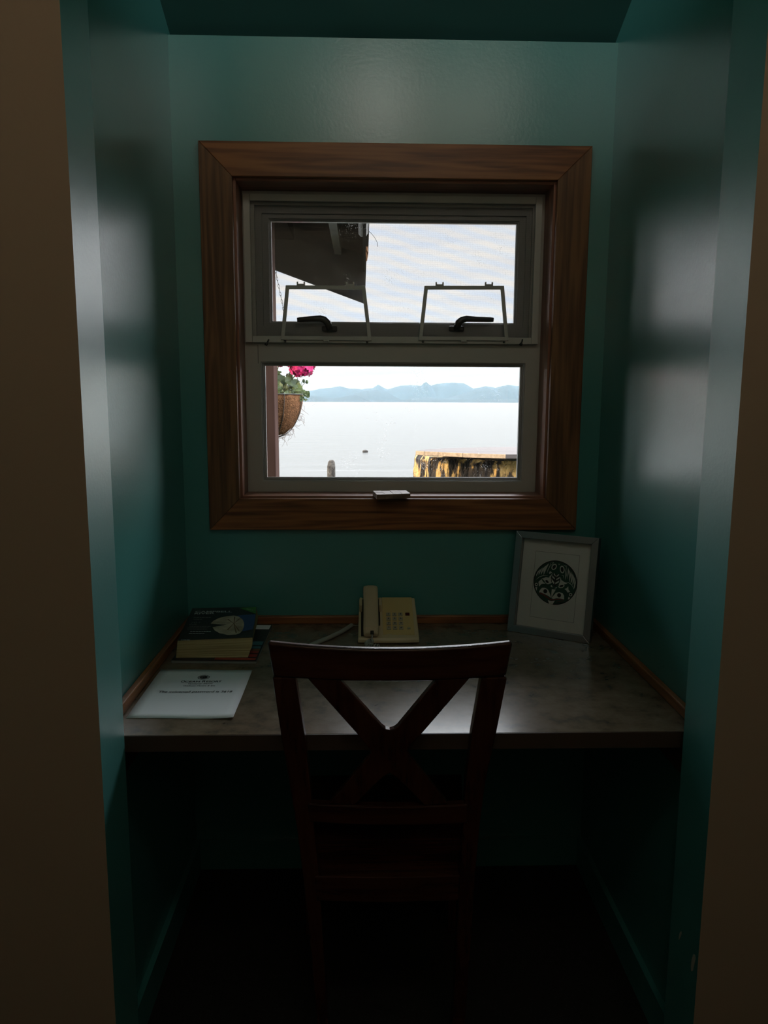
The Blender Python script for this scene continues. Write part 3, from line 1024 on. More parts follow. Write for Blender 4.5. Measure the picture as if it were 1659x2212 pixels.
# ------------------------------------------------------------------ telephone
PX0, PX1, PY0, PY1 = -.0145, .147, 1.874, 2.032
PZ0, PZ1 = DZ+.014, DZ+.084
ph = thing('desk_telephone', 'beige corded desk telephone standing at the back of the desk under the window', 'telephone', (.066, 1.95, DZ))
slope = Vector((0, PY1-PY0, PZ1-PZ0)).normalized()
nrm = Vector((0, -slope.z, slope.y))
SLEN = math.hypot(PY1-PY0, PZ1-PZ0)
P0 = Vector((PX0, PY0, PZ0))


def pp(x, s, h):
    return Vector((PX0+x, PY0, PZ0)) + slope*s + nrm*h


PW = PX1-PX0
bm = BM()
# wedge-shaped base, slightly narrower at the back
nx = 12
F, Bk = [], []
prof = [(0, -.0135), (0, -.004), (.004, 0.0), (SLEN-.006, 0.0), (SLEN, -.006)]
cols = []
for i in range(nx+1):
    u = i/nx
    bow = .005*(1-(2*u-1)**2)
    col = []
    x = u*PW
    def taper(xx, s):
        return xx + (.5-u)*.006*s/SLEN
    q = [Vector((PX0+x, PY0-bow, DZ+.002)), Vector((PX0+x, PY0-bow, PZ0-.004))]
    a = pp(taper(x, .004), .004, 0) - Vector((0, bow, 0)); q.append(a)
    a = pp(taper(x, SLEN-.006), SLEN-.006, 0) + Vector((0, bow*.6, bow*.2)); q.append(a)
    a = pp(taper(x, SLEN), SLEN, -.007) + Vector((0, bow*.6, 0)); q.append(a)
    q.append(Vector((a.x, a.y+.002, DZ+.002)))
    cols.append([bm.verts.new(p) for p in q])
for A, B in zip(cols, cols[1:]):
    for i in range(6):
        j = (i+1) % 6
        bm.faces.new((A[i], B[i], B[j], A[j]))
bm.faces.new(cols[0]); bm.faces.new(cols[-1][::-1])
obj('phone_base', bm, M['phone'], ph, bevel=.0025, seg=3)
obj('rubber_foot', bx((PX0+.01, PY0+.012, DZ+.0002), (PX0+.03, PY0+.03, DZ+.002)), M['ink'], ph)
obj('rubber_foot', bx((PX1-.03, PY0+.012, DZ+.0002), (PX1-.01, PY0+.03, DZ+.002)), M['ink'], ph)
obj('rubber_foot', bx((PX0+.01, PY1-.03, DZ+.0002), (PX0+.03, PY1-.012, DZ+.002)), M['ink'], ph)
obj('rubber_foot', bx((PX1-.03, PY1-.03, DZ+.0002), (PX1-.01, PY1-.012, DZ+.002)), M['ink'], ph)


def slab_on(x0, x1, s0, s1, h0, h1):
    return solid(BM(), [pp(x0, s0, h0), pp(x1, s0, h0), pp(x1, s1, h0), pp(x0, s1, h0)], [pp(x0, s0, h1), pp(x1, s0, h1), pp(x1, s1, h1), pp(x0, s1, h1)])


obj('faceplate', slab_on(.066, .150, .012, SLEN-.004, .0004, .0018), M['phone_face'], ph, bevel=.0008)
# cradle well around the handset
obj('cradle', slab_on(.008, .060, .008, SLEN-.012, .0003, .0012), M['phone_dark'], ph, bevel=.0005)
obj('cradle_prong', slab_on(.004, .011, .105, .140, 0.0, .026), M['phone'], ph, bevel=.003, seg=3)
obj('cradle_prong', slab_on(.0565, .0635, .105, .140, 0.0, .026), M['phone'], ph, bevel=.003, seg=3)
# keys: three across, four down
for r_ in range(4):
    for c_ in range(3):
        x = .0765 + c_*.0165
        s = .031 + (3-r_)*.0185
        kb = obj('keypad_key', slab_on(x, x+.0115, s, s+.0125, .0018, .0052), M['key'], ph, bevel=.0012)
        ch = '123456789*0#'[r_*3+c_]
        tb = text_bm(ch, .0085, pp(x+.0058, s+.0035, .00535), (1, 0, 0), slope, 'CENTER', bold=.0002)
        obj('key_legend', tb, M['ink'], kb)
obj('message_lamp', slab_on(.1285, .1405, .0885, .1, .0018, .004), M['red_lamp'], ph, bevel=.001)
obj('redial_key', slab_on(.1315, .140, .0335, .0395, .0018, .004), M['key'], ph, bevel=.001)
# handset: shaped bar lying along the left side
hp = [(-.002, .006), (-.001, .020), (.010, .031), (.030, .036), (.060, .0385), (.100, .040), (.140, .041), (.170, .0395), (.184, .033), (.188, .020), (.184, .008), (.150, .008), (.138, .016), (.060, .016), (.044, .006)]
bm = BM()
K = 7
hw = [.88, 1.0, 1.0, .97, .95, .95, 1.0, 1.0, .96, .93, .95, 1.0, .92, .92, 1.0]
sec = []
for k_ in range(K):
    u = -1 + 2*k_/(K-1)
    edge_in = .0025*(abs(u)**4)
    sec.append([bm.verts.new(pp(.034 + u*.0205*hw[i]*(1 if abs(u) < .99 else 1), s, h - (edge_in*1.6 if h > .018 else -edge_in*.3))) for i, (s, h) in enumerate(hp)])
for A, B in zip(sec, sec[1:]):
    for i in range(len(hp)):
        j = (i+1) % len(hp)
        bm.faces.new((A[i], B[i], B[j], A[j]))
bm.faces.new(sec[0]); bm.faces.new(sec[-1][::-1])
hs = obj('handset', bm, M['phone_handset'], ph, bevel=.003, seg=3, smooth=False)
obj('cord_socket', tube(BM(), [pp(.037, .004, .0235), pp(.037, -.003, .017)], .0048, 12), M['phone_dark'], hs)
# coiled cord dropping from the handset to the desk
bm = BM()
path = [pp(.037, .002, .021), pp(.037, -.006, .012), pp(.036, -.012, .000), Vector((PX0+.033, PY0-.016, DZ+.013)), Vector((PX0+.026, PY0-.020, DZ+.0095)), Vector((PX0+.024, PY0-.032, DZ+.009)), Vector((PX0+.034, PY0-.044, DZ+.009)), Vector((PX0+.055, PY0-.050, DZ+.009))]
tube(bm, path[:3], .0022, 8)


def cat(pts, n):
    out = []
    for i in range(len(pts)-1):
        p0 = pts[max(i-1, 0)]; p1 = pts[i]; p2 = pts[i+1]; p3 = pts[min(i+2, len(pts)-1)]
        for k_ in range(n):
            f = k_/n
            out.append(.5*((2*p1) + (p2-p0)*f + (2*p0-5*p1+4*p2-p3)*f*f + (3*p1-p0-3*p2+p3)*f**3))
    out.append(pts[-1].copy())
    return out


cl = cat(path[2:], 60)
coil = []
turns = 17
for i, p in enumerate(cl):
    d = (cl[min(i+1, len(cl)-1)]-cl[max(i-1, 0)]).normalized()
    s = d.cross(Vector((0, 0, 1))).normalized(); u = s.cross(d)
    an = 2*math.pi*turns*i/len(cl)
    coil.append(p + (s*math.cos(an)+u*math.sin(an))*.0052)
tube(bm, coil, .0018, 6)
obj('coiled_cord', bm, M['cord'], ph, smooth=True)

# thick grey cable lying on the desk, with its thin line running to the telephone
cable = thing('grey_cable', 'thick grey cable lying on the desk left of the telephone', 'cable', (-.08, 1.92, DZ))
pts = [onz(x, y, DZ+.0062) for x, y in ((760, 1350), (752, 1356), (735, 1366), (712, 1377), (690, 1386), (676, 1392), (655, 1402))]
cc = cat(pts, 6)
obj('cable_sleeve', tube(BM(), cc, [.0045]+[.006]*(len(cc)-1), 12), M['cord'], cable, smooth=True)
a = onz(760, 1350, DZ+.006)
obj('thin_line', tube(BM(), [a, Vector((a.x+.018, a.y-.001, DZ+.0035)), Vector((PX0-.001, a.y+.0, DZ+.006))], .0012, 6), M['cord'], cable, smooth=True)

# ------------------------------------------------------------------ letter sheet
lt_ = thing('letter_sheet', 'white printed sheet with the voicemail password lying on the desk front left', 'sheet of paper', (-.37, 1.55, DZ))
pNL, pNR, pFR, pFL = onz(272, 1552, DZ), onz(504, 1554, DZ), onz(545, 1449, DZ), onz(348, 1447, DZ)
bm = BM()
nu, nv = 10, 12
grid = []
for j in range(nv+1):
    row = []
    for i in range(nu+1):
        u, v = i/nu, j/nv
        p = pNL.lerp(pNR, u).lerp(pFL.lerp(pFR, u), v)
        lift = .0006 + .003*max(0, (u-.75)/.25)**2*max(0, 1-v*1.5) + .0008*abs(math.sin(u*5+v*3))
        row.append((p.x, p.y, DZ+lift))
    grid.append(row)
va = [[bm.verts.new(p) for p in r] for r in grid]
vb = [[bm.verts.new((p[0], p[1], p[2]+.0003)) for p in r] for r in grid]
for j in range(nv):
    for i in range(nu):
        bm.faces.new((va[j][i], va[j+1][i], va[j+1][i+1], va[j][i+1]))
        bm.faces.new((vb[j][i], vb[j][i+1], vb[j+1][i+1], vb[j+1][i]))
for j in range(nv):
    for i in (0, nu):
        bm.faces.new((va[j][i], va[j+1][i], vb[j+1][i], vb[j][i]))
for i in range(nu):
    for j in (0, nv):
        bm.faces.new((va[j][i], va[j][i+1], vb[j][i+1], vb[j][i]))
obj('paper_sheet', bm, M['paper'], lt_, smooth=True)
er = (pNR-pNL).normalized(); eu = (pFL-pNL).normalized()
LW = (pNR-pNL).length; LH = (pFL-pNL).length
LZ = .0022


def lp(u, v):
    p = pNL.lerp(pNR, u).lerp(pFL.lerp(pFR, u), v)
    return Vector((p.x, p.y, DZ+LZ))


def fit_text(s, c1, c2, size, **kw):
    """text between two pixel points on the sheet (baseline)"""
    a, b = onz(*c1, DZ+LZ), onz(*c2, DZ+LZ)
    bm = text_bm(s, size, (0, 0, 0), (1, 0, 0), (0, 1, 0), **kw)
    xs_ = [v.co.x for v in bm.verts]
    k = (b-a).length/(max(xs_)-min(xs_)); x0 = min(xs_)
    r = (b-a).normalized(); u = eu
    for v in bm.verts:
        v.co = a + r*(v.co.x-x0)*k + u*v.co.y
    return bm


ink = [('heading', 'OCEAN RESORT', (390, 1474), (478, 1473.5), .0115, {}),
       ('tagline', "Vancouver Island's", (406, 1478), (459, 1477.5), .0080, {'shear': .35, 'bold': .00015}),
       ('tagline', 'Wellness Centre & Spa', (396, 1482.5), (464, 1482), .0080, {'shear': .35, 'bold': .00015}),
       ('notice', 'The voicemail password is 3618', (342, 1496), (501, 1495.5), .0135, {'shear': .1, 'bold': .00025})]
for nm, s, c1, c2, sz, kw in ink:
    if nm == 'heading':
        bm = BM()
        for w_, a_, b_ in (('O', (390, 1474), (398.5, 1474)), ('CEAN', (399, 1474), (431, 1473.8)), ('R', (436, 1473.8), (444, 1473.7)), ('ESORT', (445, 1473.7), (478, 1473.5))):
            join(bm, fit_text(w_, a_, b_, .0165 if len(w_) == 1 else .0128, bold=.0002))
        obj('heading', bm, M['ink'], lt_)
    else:
        obj(nm, fit_text(s, c1, c2, sz, **kw), M['ink'], lt_)


def ellipse(bm, c, r, u, a, b, n=28, rot=0.0, a2=None, b2=None, h=0.0):
    """flat ellipse (or ring when a2, b2 given) lying in the plane of r and u"""
    nn = r.cross(u)*h
    cs, sn_ = math.cos(rot), math.sin(rot)

    def P(an, aa, bb):
        x, y = aa*math.cos(an), bb*math.sin(an)
        return c + r*(x*cs-y*sn_) + u*(x*sn_+y*cs) + nn
    o_ = [bm.verts.new(P(2*math.pi*i/n, a, b)) for i in range(n)]
    if a2 is None:
        bm.faces.new(o_)
    else:
        i_ = [bm.verts.new(P(2*math.pi*i/n, a2, b2)) for i in range(n)]
        for k_ in range(n):
            j_ = (k_+1) % n
            bm.faces.new((o_[k_], o_[j_], i_[j_], i_[k_]))
    return bm


lc = onz(440, 1463, DZ+LZ)
bm = ellipse(BM(), lc, er, eu, .0135, .0135, a2=.0118, b2=.0118)
for i in range(5):
    ellipse(bm, lc + er*random.uniform(-.006, .006) + eu*random.uniform(-.006, .006), er, eu, .0045, .0032, rot=i*1.1, a2=.0028, b2=.0016, h=.00005*i)
ellipse(bm, lc, er, eu, .0095, .0092, a2=.0068, b2=.0060, h=.0003)
obj('logo', bm, M['art_black'], lt_)

# ------------------------------------------------------------------ magazine and directory
mag = thing('magazine', 'thin magazine with a white strip lying under the thick directory', 'magazine', (-.365, 1.89, DZ))
mz = DZ+.007
mFL, mFR, mBR = onz(370, 1426, mz), onz(553, 1428, mz), onz(588, 1350, mz)
mBL = mFL + (mBR-mFR)
mBL.x = max(mBL.x, XL+ST+.003); mFL.x = max(mFL.x, XL+ST+.003)
ex, ey = (mFR-mFL).normalized(), (mBR-mFR).normalized()
ylim = YB-ST-.003
for p in (mBR, mBL):
    p.y = min(p.y, ylim)
q4 = [mFL, mFR, mBR, mBL]
obj('page_block', solid(BM(), [Vector((p.x, p.y, DZ+.0004)) for p in q4], [Vector((p.x, p.y, mz-.0012)) for p in q4]), M['print_grey'], mag)
obj('front_cover', solid(BM(), [Vector((p.x, p.y, mz-.001)) for p in q4], [Vector((p.x, p.y, mz)) for p in q4]), M['cover'], mag)


def mp_(u, v, h=.0003):
    p = mFL.lerp(mFR, u).lerp(mBL.lerp(mBR, u), v)
    return Vector((p.x, p.y, mz+h))


def patch(fn, pts, th=.0002):
    return solid(BM(), [fn(*p) for p in pts], [fn(*p)+Vector((0, 0, th)) for p in pts])


for nm, m_, v0, v1, u0 in (('title_strip', 'paper', .86, .985, .5), ('colour_band', 'print_teal', .40, .50, .5), ('colour_band', 'print_teal', .31, .37, .5), ('colour_band', 'print_red', .19, .25, .5), ('colour_band', 'print_red', .10, .165, .5), ('colour_band', 'print_brown', .255, .30, .5), ('colour_band', 'print_red', .02, .07, .5)):
    obj(nm, patch(mp_, [(u0, v0), (.985, v0), (.985, v1), (u0, v1)]), M[m_], mag)

bk = thing('phone_directory', 'thick black covered directory with a sand dollar picture lying on the magazine', 'book', (-.37, 1.9, mz))
bz0, bz1 = mz+.0006, .812
tFL, tFR, tBR, tBL = onz(383, 1384, bz1), onz(545, 1376, bz1), onz(553, 1311, bz1), onz(412, 1314, bz1)
bFL, bFR = onz(380, 1421, bz0), onz(535, 1420, bz0)
for p in (tBR, tBL):
    p.y = min(p.y, ylim)
tFL.y = max(tFL.y, 1.751); tFR.y = max(tFR.y, 1.757)
bBR = Vector((tBR.x+.004, tBR.y-.012, bz0)); bBL = Vector((tBL.x-.004, tBL.y-.012, bz0))
bFL.x = max(bFL.x, XL+ST+.004); bBL.x = max(bBL.x, XL+ST+.004); tBL.x = max(tBL.x, XL+ST+.004)
lo4 = [bFL, bFR, bBR, bBL]
hi4 = [Vector((p.x, p.y, bz1-.0012)) for p in (tFL, tFR, tBR, tBL)]
bm = BM()
N_ = 9
ringv = []
for k_ in range(N_):
    f = k_/(N_-1)
    ring_ = []
    for i, (a, b2) in enumerate(zip(lo4, hi4)):
        p = a.lerp(b2, f)
        if i in (1, 2):
            p = p + Vector((.004*math.sin(f*math.pi)*random.uniform(.6, 1.2), 0, 0))
        ring_.append(bm.verts.new(p))
    ringv.append(ring_)
for A, B in zip(ringv, ringv[1:]):
    for i in range(4):
        bm.faces.new((A[i], A[(i+1) % 4], B[(i+1) % 4], B[i]))
bm.faces.new(ringv[0][::-1]); bm.faces.new(ringv[-1])
obj('page_block', bm, M['pages'], bk)
cv = [tFL, tFR + Vector((.002, -.001, 0)), tBR + Vector((.002, 0, 0)), tBL]
obj('front_cover', solid(BM(), [Vector((p.x, p.y, bz1-.001)) for p in cv], [Vector((p.x, p.y, bz1)) for p in cv]), M['cover'], bk)


def bp_(u, v, h=.0003):
    p = tFL.lerp(tFR, u).lerp(tBL.lerp(tBR, u), v)
    return Vector((p.x, p.y, bz1+h))


def onbook(x, y, h=.0003):
    return onz(x, y, bz1+h)


bex = (tFR-tFL).normalized(); bey = (tBL-tFL); bey.z = 0; bey.normalize()
bey2 = (bey - bex*bey.dot(bex)).normalized()


def book_text(s, a_px, b_px, size, h=.0006, **kw):
    a, b = onbook(*a_px, h), onbook(*b_px, h)
    bm = text_bm(s, size, (0, 0, 0), (1, 0, 0), (0, 1, 0), **kw)
    xs_ = [v.co.x for v in bm.verts]; x0 = min(xs_)
    k = (b-a).length/(max(xs_)-x0)
    r = (b-a).normalized()
    for v in bm.verts:
        v.co = a + r*(v.co.x-x0)*k + bey*v.co.y
    return bm


bm = book_text('CAMPBELL', (421.5, 1323), (501, 1322.5), .0205, bold=.0004)
join(bm, book_text('RIVER', (419.5, 1327), (463, 1326), .0205, bold=.0004))
obj('title', bm, M['print_white'], bk)
obj('edition_corner', solid(BM(), [onbook(517, 1313.5, .0003), onbook(553, 1311.2, .0003), onbook(552.5, 1326, .0003)], [onbook(517, 1313.5, .0005), onbook(553, 1311.2, .0005), onbook(552.5, 1326, .0005)]), M['print_green'], bk)
obj('edition_date', book_text('2017', (532, 1316), (547, 1319), .011, .0008), M['print_white'], bk)
obj('cover_number', book_text('70+', (411, 1347), (434, 1345.5), .019), M['print_grey'], bk)
# rows of fine print, too small to read
for (x0, y0, x1, hh, m_) in ((418, 1334, 455, .55, 'print_grey'), (418, 1338, 440, .5, 'print_grey'), (408, 1349, 424, .5, 'print_grey'), (409, 1353, 455, .55, 'print_grey'), (405, 1356, 452, .5, 'print_grey'), (404, 1359, 448, .5, 'print_grey'),
                             (411, 1364, 455, .75, 'print_white'), (408, 1368, 441, .6, 'print_white'), (391, 1382.3, 413, .6, 'print_white')):
    up_, dn_ = [], []
    x = x0
    while x < x1-3:
        e_ = min(x+random.uniform(3, 7), x1)
        for xx, h_ in ((x, hh), (e_, hh), (e_+.2, .12), (e_+1.3, .12)):
            up_.append(onbook(xx, y0-h_, .0004)); dn_.append(onbook(xx, y0+h_, .0004))
        x = e_+1.5
    bm = BM()
    vu = [bm.verts.new(p) for p in up_]; vd = [bm.verts.new(p) for p in dn_]
    for k_ in range(len(vu)-1):
        bm.faces.new((vu[k_], vd[k_], vd[k_+1], vu[k_+1]))
    obj('print_line', bm, M[m_], bk)
# cover picture: blue ground at the right, cream shell with a notch and radiating folds
q = [(505, 1333), (516, 1329), (552, 1327), (549, 1347), (545, 1360), (520, 1364), (506, 1352)]
obj('picture_ground', solid(BM(), [onbook(*p, .0004) for p in q], [onbook(*p, .0006) for p in q]), M['print_blue'], bk)
cen = onbook(505, 1347, .0009)
bm = BM()
rim = [(505, 1329.5), (490, 1331), (473, 1335), (461, 1341), (455, 1347), (478, 1349), (495, 1349.5), (478, 1351.5), (459, 1355), (464, 1362), (475, 1368), (492, 1371.5), (510, 1371), (518, 1368), (524, 1361), (527, 1353), (527, 1345), (524, 1338), (516, 1332)]
q = [onbook(*p, .0007) for p in rim]
vs_ = [bm.verts.new(p) for p in q]
cvx = bm.verts.new(cen)
for i in range(len(vs_)):
    bm.faces.new((vs_[i], vs_[(i+1) % len(vs_)], cvx))
obj('shell_picture', bm, M['print_cream'], bk)
bm = BM()
for px, py in ((493, 1338), (507, 1333), (517, 1337), (522, 1348), (516, 1362), (510, 1366), (492, 1360)):
    a = onbook(505, 1347, .0011); b2 = onbook(px, py, .0011)
    d = (b2-a); s = Vector((-d.y, d.x, 0)).normalized()*.0016
    q = [a-s*.3, b2-s, b2+d*.08, b2+s, a+s*.3]
    solid(bm, q, [p+Vector((0, 0, .0002)) for p in q])
obj('shell_fold', bm, M['print_brown'], bk)

# ------------------------------------------------------------------ picture frame
pBL, pBR = onz(1095, 1362.5, DZ), onz(1273, 1391.5, DZ)
pe = (pBR-pBL).normalized(); FWd = (pBR-pBL).length
pn = Vector((-pe.y, pe.x, 0))
LEAN = rad(11); FHt = .28
pu = pn*math.sin(LEAN) + Vector((0, 0, math.cos(LEAN)))
pb = pe.cross(pu)*-1                        # away from the viewer
pf = thing('picture_frame', 'silver picture frame with a round green animal crest leaning on the desk at right', 'picture frame', ((pBL+pBR)/2)[:])


def fp(u, v, d):
    return pBL + pe*u + pu*(v+.0005) + pb*d


FB, FD = .0185, .024
for nm, q in (('frame_rail', [(0, 0), (FWd, 0), (FWd-FB, FB), (FB, FB)]), ('frame_rail', [(FWd, 0), (FWd, FHt), (FWd-FB, FHt-FB), (FWd-FB, FB)]),
              ('frame_rail', [(FWd, FHt), (0, FHt), (FB, FHt-FB), (FWd-FB, FHt-FB)]), ('frame_rail', [(0, FHt), (0, 0), (FB, FB), (FB, FHt-FB)])):
    cxm = sum(p[0] for p in q)/4; czm = sum(p[1] for p in q)/4
    q2 = [(cxm+(a-cxm)*.9985, czm+(b_-czm)*.9985) for a, b_ in q]
    obj(nm, solid(BM(), [fp(a, b_, 0) for a, b_ in q2], [fp(a, b_, FD) for a, b_ in q2]), M['silver'], pf, bevel=.0008)


def fbox(u0, v0, u1, v1, d0, d1):
    q = [(u0, v0), (u1, v0), (u1, v1), (u0, v1)]
    return solid(BM(), [fp(a, b_, d0) for a, b_ in q], [fp(a, b_, d1) for a, b_ in q])


obj('backing_board', fbox(FB*.5, FB*.5, FWd-FB*.5, FHt-FB*.5, FD+.0002, FD+.003), M['board'], pf)
obj('picture_mat', fbox(FB, FB, FWd-FB, FHt-FB, FD-.003, FD), M['mat'], pf)
AX0, AX1, AZ0, AZ1 = .055, FWd-.052, .047, FHt-.052
obj('mat_window', ring_frame(BM(), [fp(AX0-.0008, AZ0-.0008, FD-.0036), fp(AX1+.0008, AZ0-.0008, FD-.0036), fp(AX1+.0008, AZ1+.0008, FD-.0036), fp(AX0-.0008, AZ1+.0008, FD-.0036)],
                             [fp(AX0, AZ0, FD-.0036), fp(AX1, AZ0, FD-.0036), fp(AX1, AZ1, FD-.0036), fp(AX0, AZ1, FD-.0036)], pb*.0006), M['print_grey'], pf)
art = obj('art_print', fbox(AX0, AZ0, AX1, AZ1, FD-.0035, FD-.003), M['art_paper'], pf)
obj('frame_glass', fbox(FB+.0002, FB+.0002, FWd-FB-.0002, FHt-FB-.0002, .006, .008), M['clear'], pf)
obj('easel_leg', solid(BM(), [fp(FWd/2-.03, .17, FD+.004), fp(FWd/2+.03, .17, FD+.004), fp(FWd/2+.03, .17, FD+.006), fp(FWd/2-.03, .17, FD+.006)],
                       [Vector((*(fp(FWd/2-.03, .0, FD+.022)).xy, DZ+.0008)), Vector((*(fp(FWd/2+.03, .0, FD+.022)).xy, DZ+.0008)), Vector((*(fp(FWd/2+.03, .0, FD+.024)).xy, DZ+.0008)), Vector((*(fp(FWd/2-.03, .0, FD+.024)).xy, DZ+.0008))]), M['board'], pf)
# crest, drawn in the plane of the print. Local coordinates in units of the crest's radius.
CR = .0605
ccx, ccz = .1165, .148
dep = FD-.0042


def ap(x, y, h):
    return fp(ccx + x*CR, ccz + y*CR, dep - h*.0004)


def art_poly(name, polys, m_, h):
    bm = BM()
    for k_, q in enumerate(polys):
        vs_ = [bm.verts.new(ap(x, y, h + k_*.002)) for x, y in q]
        bm.faces.new(vs_)
    bmesh.ops.triangulate(bm, faces=bm.faces)
    return obj(name, bm, M[m_], art)


def oval(x, y, a, b_, rot=0.0, n=22, s=0, e=360):
    r_ = rad(rot); out = []
    full = (e-s) >= 360
    for i in range(n if full else n+1):
        an = rad(s+(e-s)*i/n)
        X, Y = a*math.cos(an), b_*math.sin(an)
        out.append((x+X*math.cos(r_)-Y*math.sin(r_), y+X*math.sin(r_)+Y*math.cos(r_)))
    return out


def img(pts):                 # from crop pixels (1659-wide crop of the crest) to crest units
    return [((x-803)/565, (845-y)/572) for x, y in pts]


def imgo(x, y, a, b_, rot=0):
    c_ = img([(x, y)])[0]
    return oval(c_[0], c_[1], a/568, b_/568, rot)


def stroke(pts, w0):
    """tapered brush stroke along crop pixels"""
    P = [Vector(p) for p in pts]
    Lf, Rt = [], []
    for i, p in enumerate(P):
        d = (P[min(i+1, len(P)-1)]-P[max(i-1, 0)]).normalized()
        s = Vector((-d.y, d.x))
        k_ = w0*math.sin(math.pi*(i+.15)/(len(P)-.7))
        Lf.append(p+s*k_); Rt.append(p-s*k_)
    return img([tuple(p) for p in Lf+Rt[::-1]])


art_poly('crest_disc', [oval(0, 0, 1, 1, n=64)], 'art_green', 0)
art_poly('crest_outline', [[(x, y) for x, y in oval(0, 0, 1, 1, n=40, s=a, e=a+92)] + [(x, y) for x, y in oval(0, 0, .955, .955, n=40, s=a, e=a+92)][::-1] for a in (0, 90, 180, 270)], 'art_black', .3)
# white fields
white = [img([(440, 790), (560, 735), (640, 740), (700, 660), (740, 590), (700, 640), (640, 710), (760, 800), (700, 880), (640, 900), (560, 860), (480, 800)]),
         img([(930, 680), (960, 760), (1040, 800), (1120, 830), (1050, 860), (960, 880), (900, 900), (930, 800)]),
         img([(370, 880), (440, 800), (500, 870), (560, 900), (460, 920), (400, 1000), (385, 950)]),
         img([(1150, 900), (1160, 980), (1210, 1030), (1150, 1060), (1100, 1000), (1060, 980), (1110, 950)]),
         img([(410, 1150), (430, 1080), (480, 1015), (560, 1005), (640, 1040), (690, 1120), (740, 1250), (640, 1200), (540, 1170), (460, 1145)]),
         img([(745, 1255), (800, 1150), (850, 1100), (930, 1075), (1020, 1085), (1065, 1150), (1075, 1245), (980, 1235), (880, 1240), (800, 1270)]),
         img([(735, 1025), (840, 1020), (790, 1130), (745, 1245), (735, 1130)]),
         img([(660, 1320), (740, 1330), (840, 1310), (790, 1415), (700, 1405)]),
         img([(300, 1030), (350, 1020), (345, 1120)]), img([(1180, 1160), (1230, 1190), (1170, 1240)]),
         img([(720, 920), (750, 960), (740, 980), (690, 950)]), img([(870, 950), (850, 990), (800, 1000), (830, 970)])]
art_poly('crest_field', white, 'art_paper', .6)
rings_ = [imgo(742, 445, 62, 86, -30), imgo(955, 488, 62, 96, 12), imgo(595, 845, 78, 50, -38), imgo(975, 915, 82, 46, 22), imgo(322, 955, 40, 42), imgo(1228, 1102, 42, 42)]
for q in rings_:
    art_poly('crest_eye', [q], 'art_paper', .9)
for q in [imgo(742, 445, 38, 60, -30), imgo(955, 488, 38, 68, 12), imgo(595, 845, 52, 30, -38), imgo(975, 915, 56, 27, 22), imgo(322, 955, 20, 22), imgo(1228, 1102, 22, 22),
                         imgo(573, 1098, 52, 54), imgo(938, 1155, 52, 54)]:
    art_poly('crest_pupil', [q], 'art_black', 1.2)
# eyebrows over the lower pair of eyes
art_poly('crest_brow', [img([(380, 1140), (400, 1030), (450, 950), (540, 925), (640, 950), (700, 1030), (745, 1240), (690, 1130), (640, 1050), (560, 1010), (480, 1020), (430, 1085), (410, 1150)]),
                        img([(750, 1250), (790, 1130), (850, 1040), (940, 1005), (1040, 1010), (1110, 1080), (1125, 1200), (1090, 1260), (1065, 1150), (1020, 1090), (930, 1078), (850, 1105)])], 'art_green', 1.0)
# leaf in the middle
art_poly('crest_leaf', [img([(760, 590), (820, 640), (885, 600), (925, 720), (910, 830), (850, 900), (800, 950), (750, 890), (695, 820), (690, 720)])], 'art_black', .8)
lw = [img([(760, 600), (805, 665), (800, 690), (750, 645)]), img([(885, 610), (885, 650), (820, 700), (825, 665)]),
      img([(712, 660), (790, 735), (790, 765), (725, 725)]), img([(915, 680), (905, 735), (825, 780), (830, 745)]),
      img([(705, 755), (785, 840), (785, 895), (720, 835)]), img([(912, 775), (895, 840), (810, 885), (815, 840)])]
art_poly('crest_leaf_vein', lw, 'art_paper', 1.1)
# long feather strokes either side
st_ = [stroke([(650, 340), (630, 440), (590, 540), (570, 640)], 9), stroke([(600, 370), (520, 460), (480, 560), (490, 680)], 8), stroke([(520, 440), (450, 530), (420, 620), (420, 690)], 7),
       stroke([(450, 490), (390, 570), (360, 650), (360, 700)], 7), stroke([(390, 540), (330, 620), (300, 700), (300, 740)], 7), stroke([(300, 830), (380, 750), (480, 700), (600, 690)], 8),
       stroke([(1060, 380), (1050, 500), (1075, 620), (1060, 740)], 9), stroke([(1100, 420), (1130, 520), (1110, 640), (1120, 720)], 8), stroke([(1140, 480), (1190, 600), (1170, 720), (1160, 800)], 8),
       stroke([(1200, 520), (1240, 640), (1225, 760), (1200, 820)], 8), stroke([(1240, 580), (1285, 690), (1270, 800), (1250, 850)], 7), stroke([(1290, 640), (1325, 780), (1310, 900), (1290, 960)], 7),
       stroke([(1060, 800), (1140, 800), (1230, 850), (1290, 940)], 8), stroke([(660, 330), (720, 335), (690, 380), (650, 420)], 8), stroke([(980, 370), (1040, 395), (1075, 375)], 8), stroke([(845, 345), (860, 375), (890, 345)], 8),
       stroke([(620, 620), (650, 570), (700, 600), (640, 640)], 8), stroke([(950, 640), (1000, 640), (1020, 720)], 8)]
art_poly('crest_feather', st_, 'art_paper', .7)
art_poly('crest_mouth', [img([(420, 1150), (520, 1165), (640, 1225), (740, 1285), (850, 1265), (950, 1240), (1070, 1260), (1080, 1275), (960, 1270), (860, 1290), (745, 1315), (640, 1265), (520, 1205), (425, 1180)]),
                         stroke([(1060, 1310), (960, 1315), (870, 1345)], 9)], 'art_red', 1.3)

# ------------------------------------------------------------------ outdoors
struct('ground', bx((-14, 2.30, -4.2), (14, 9.0, 0.15)), M['lawn'])
bm = BM()
vs_ = [bm.verts.new(p) for p in ((-9000, 9.05, -4), (9000, 9.05, -4), (9000, 14000, -4), (-9000, 14000, -4))]
bm.faces.new(vs_)
struct('sea', bm, M['sea'], 'calm pale sea reaching to the mountains')
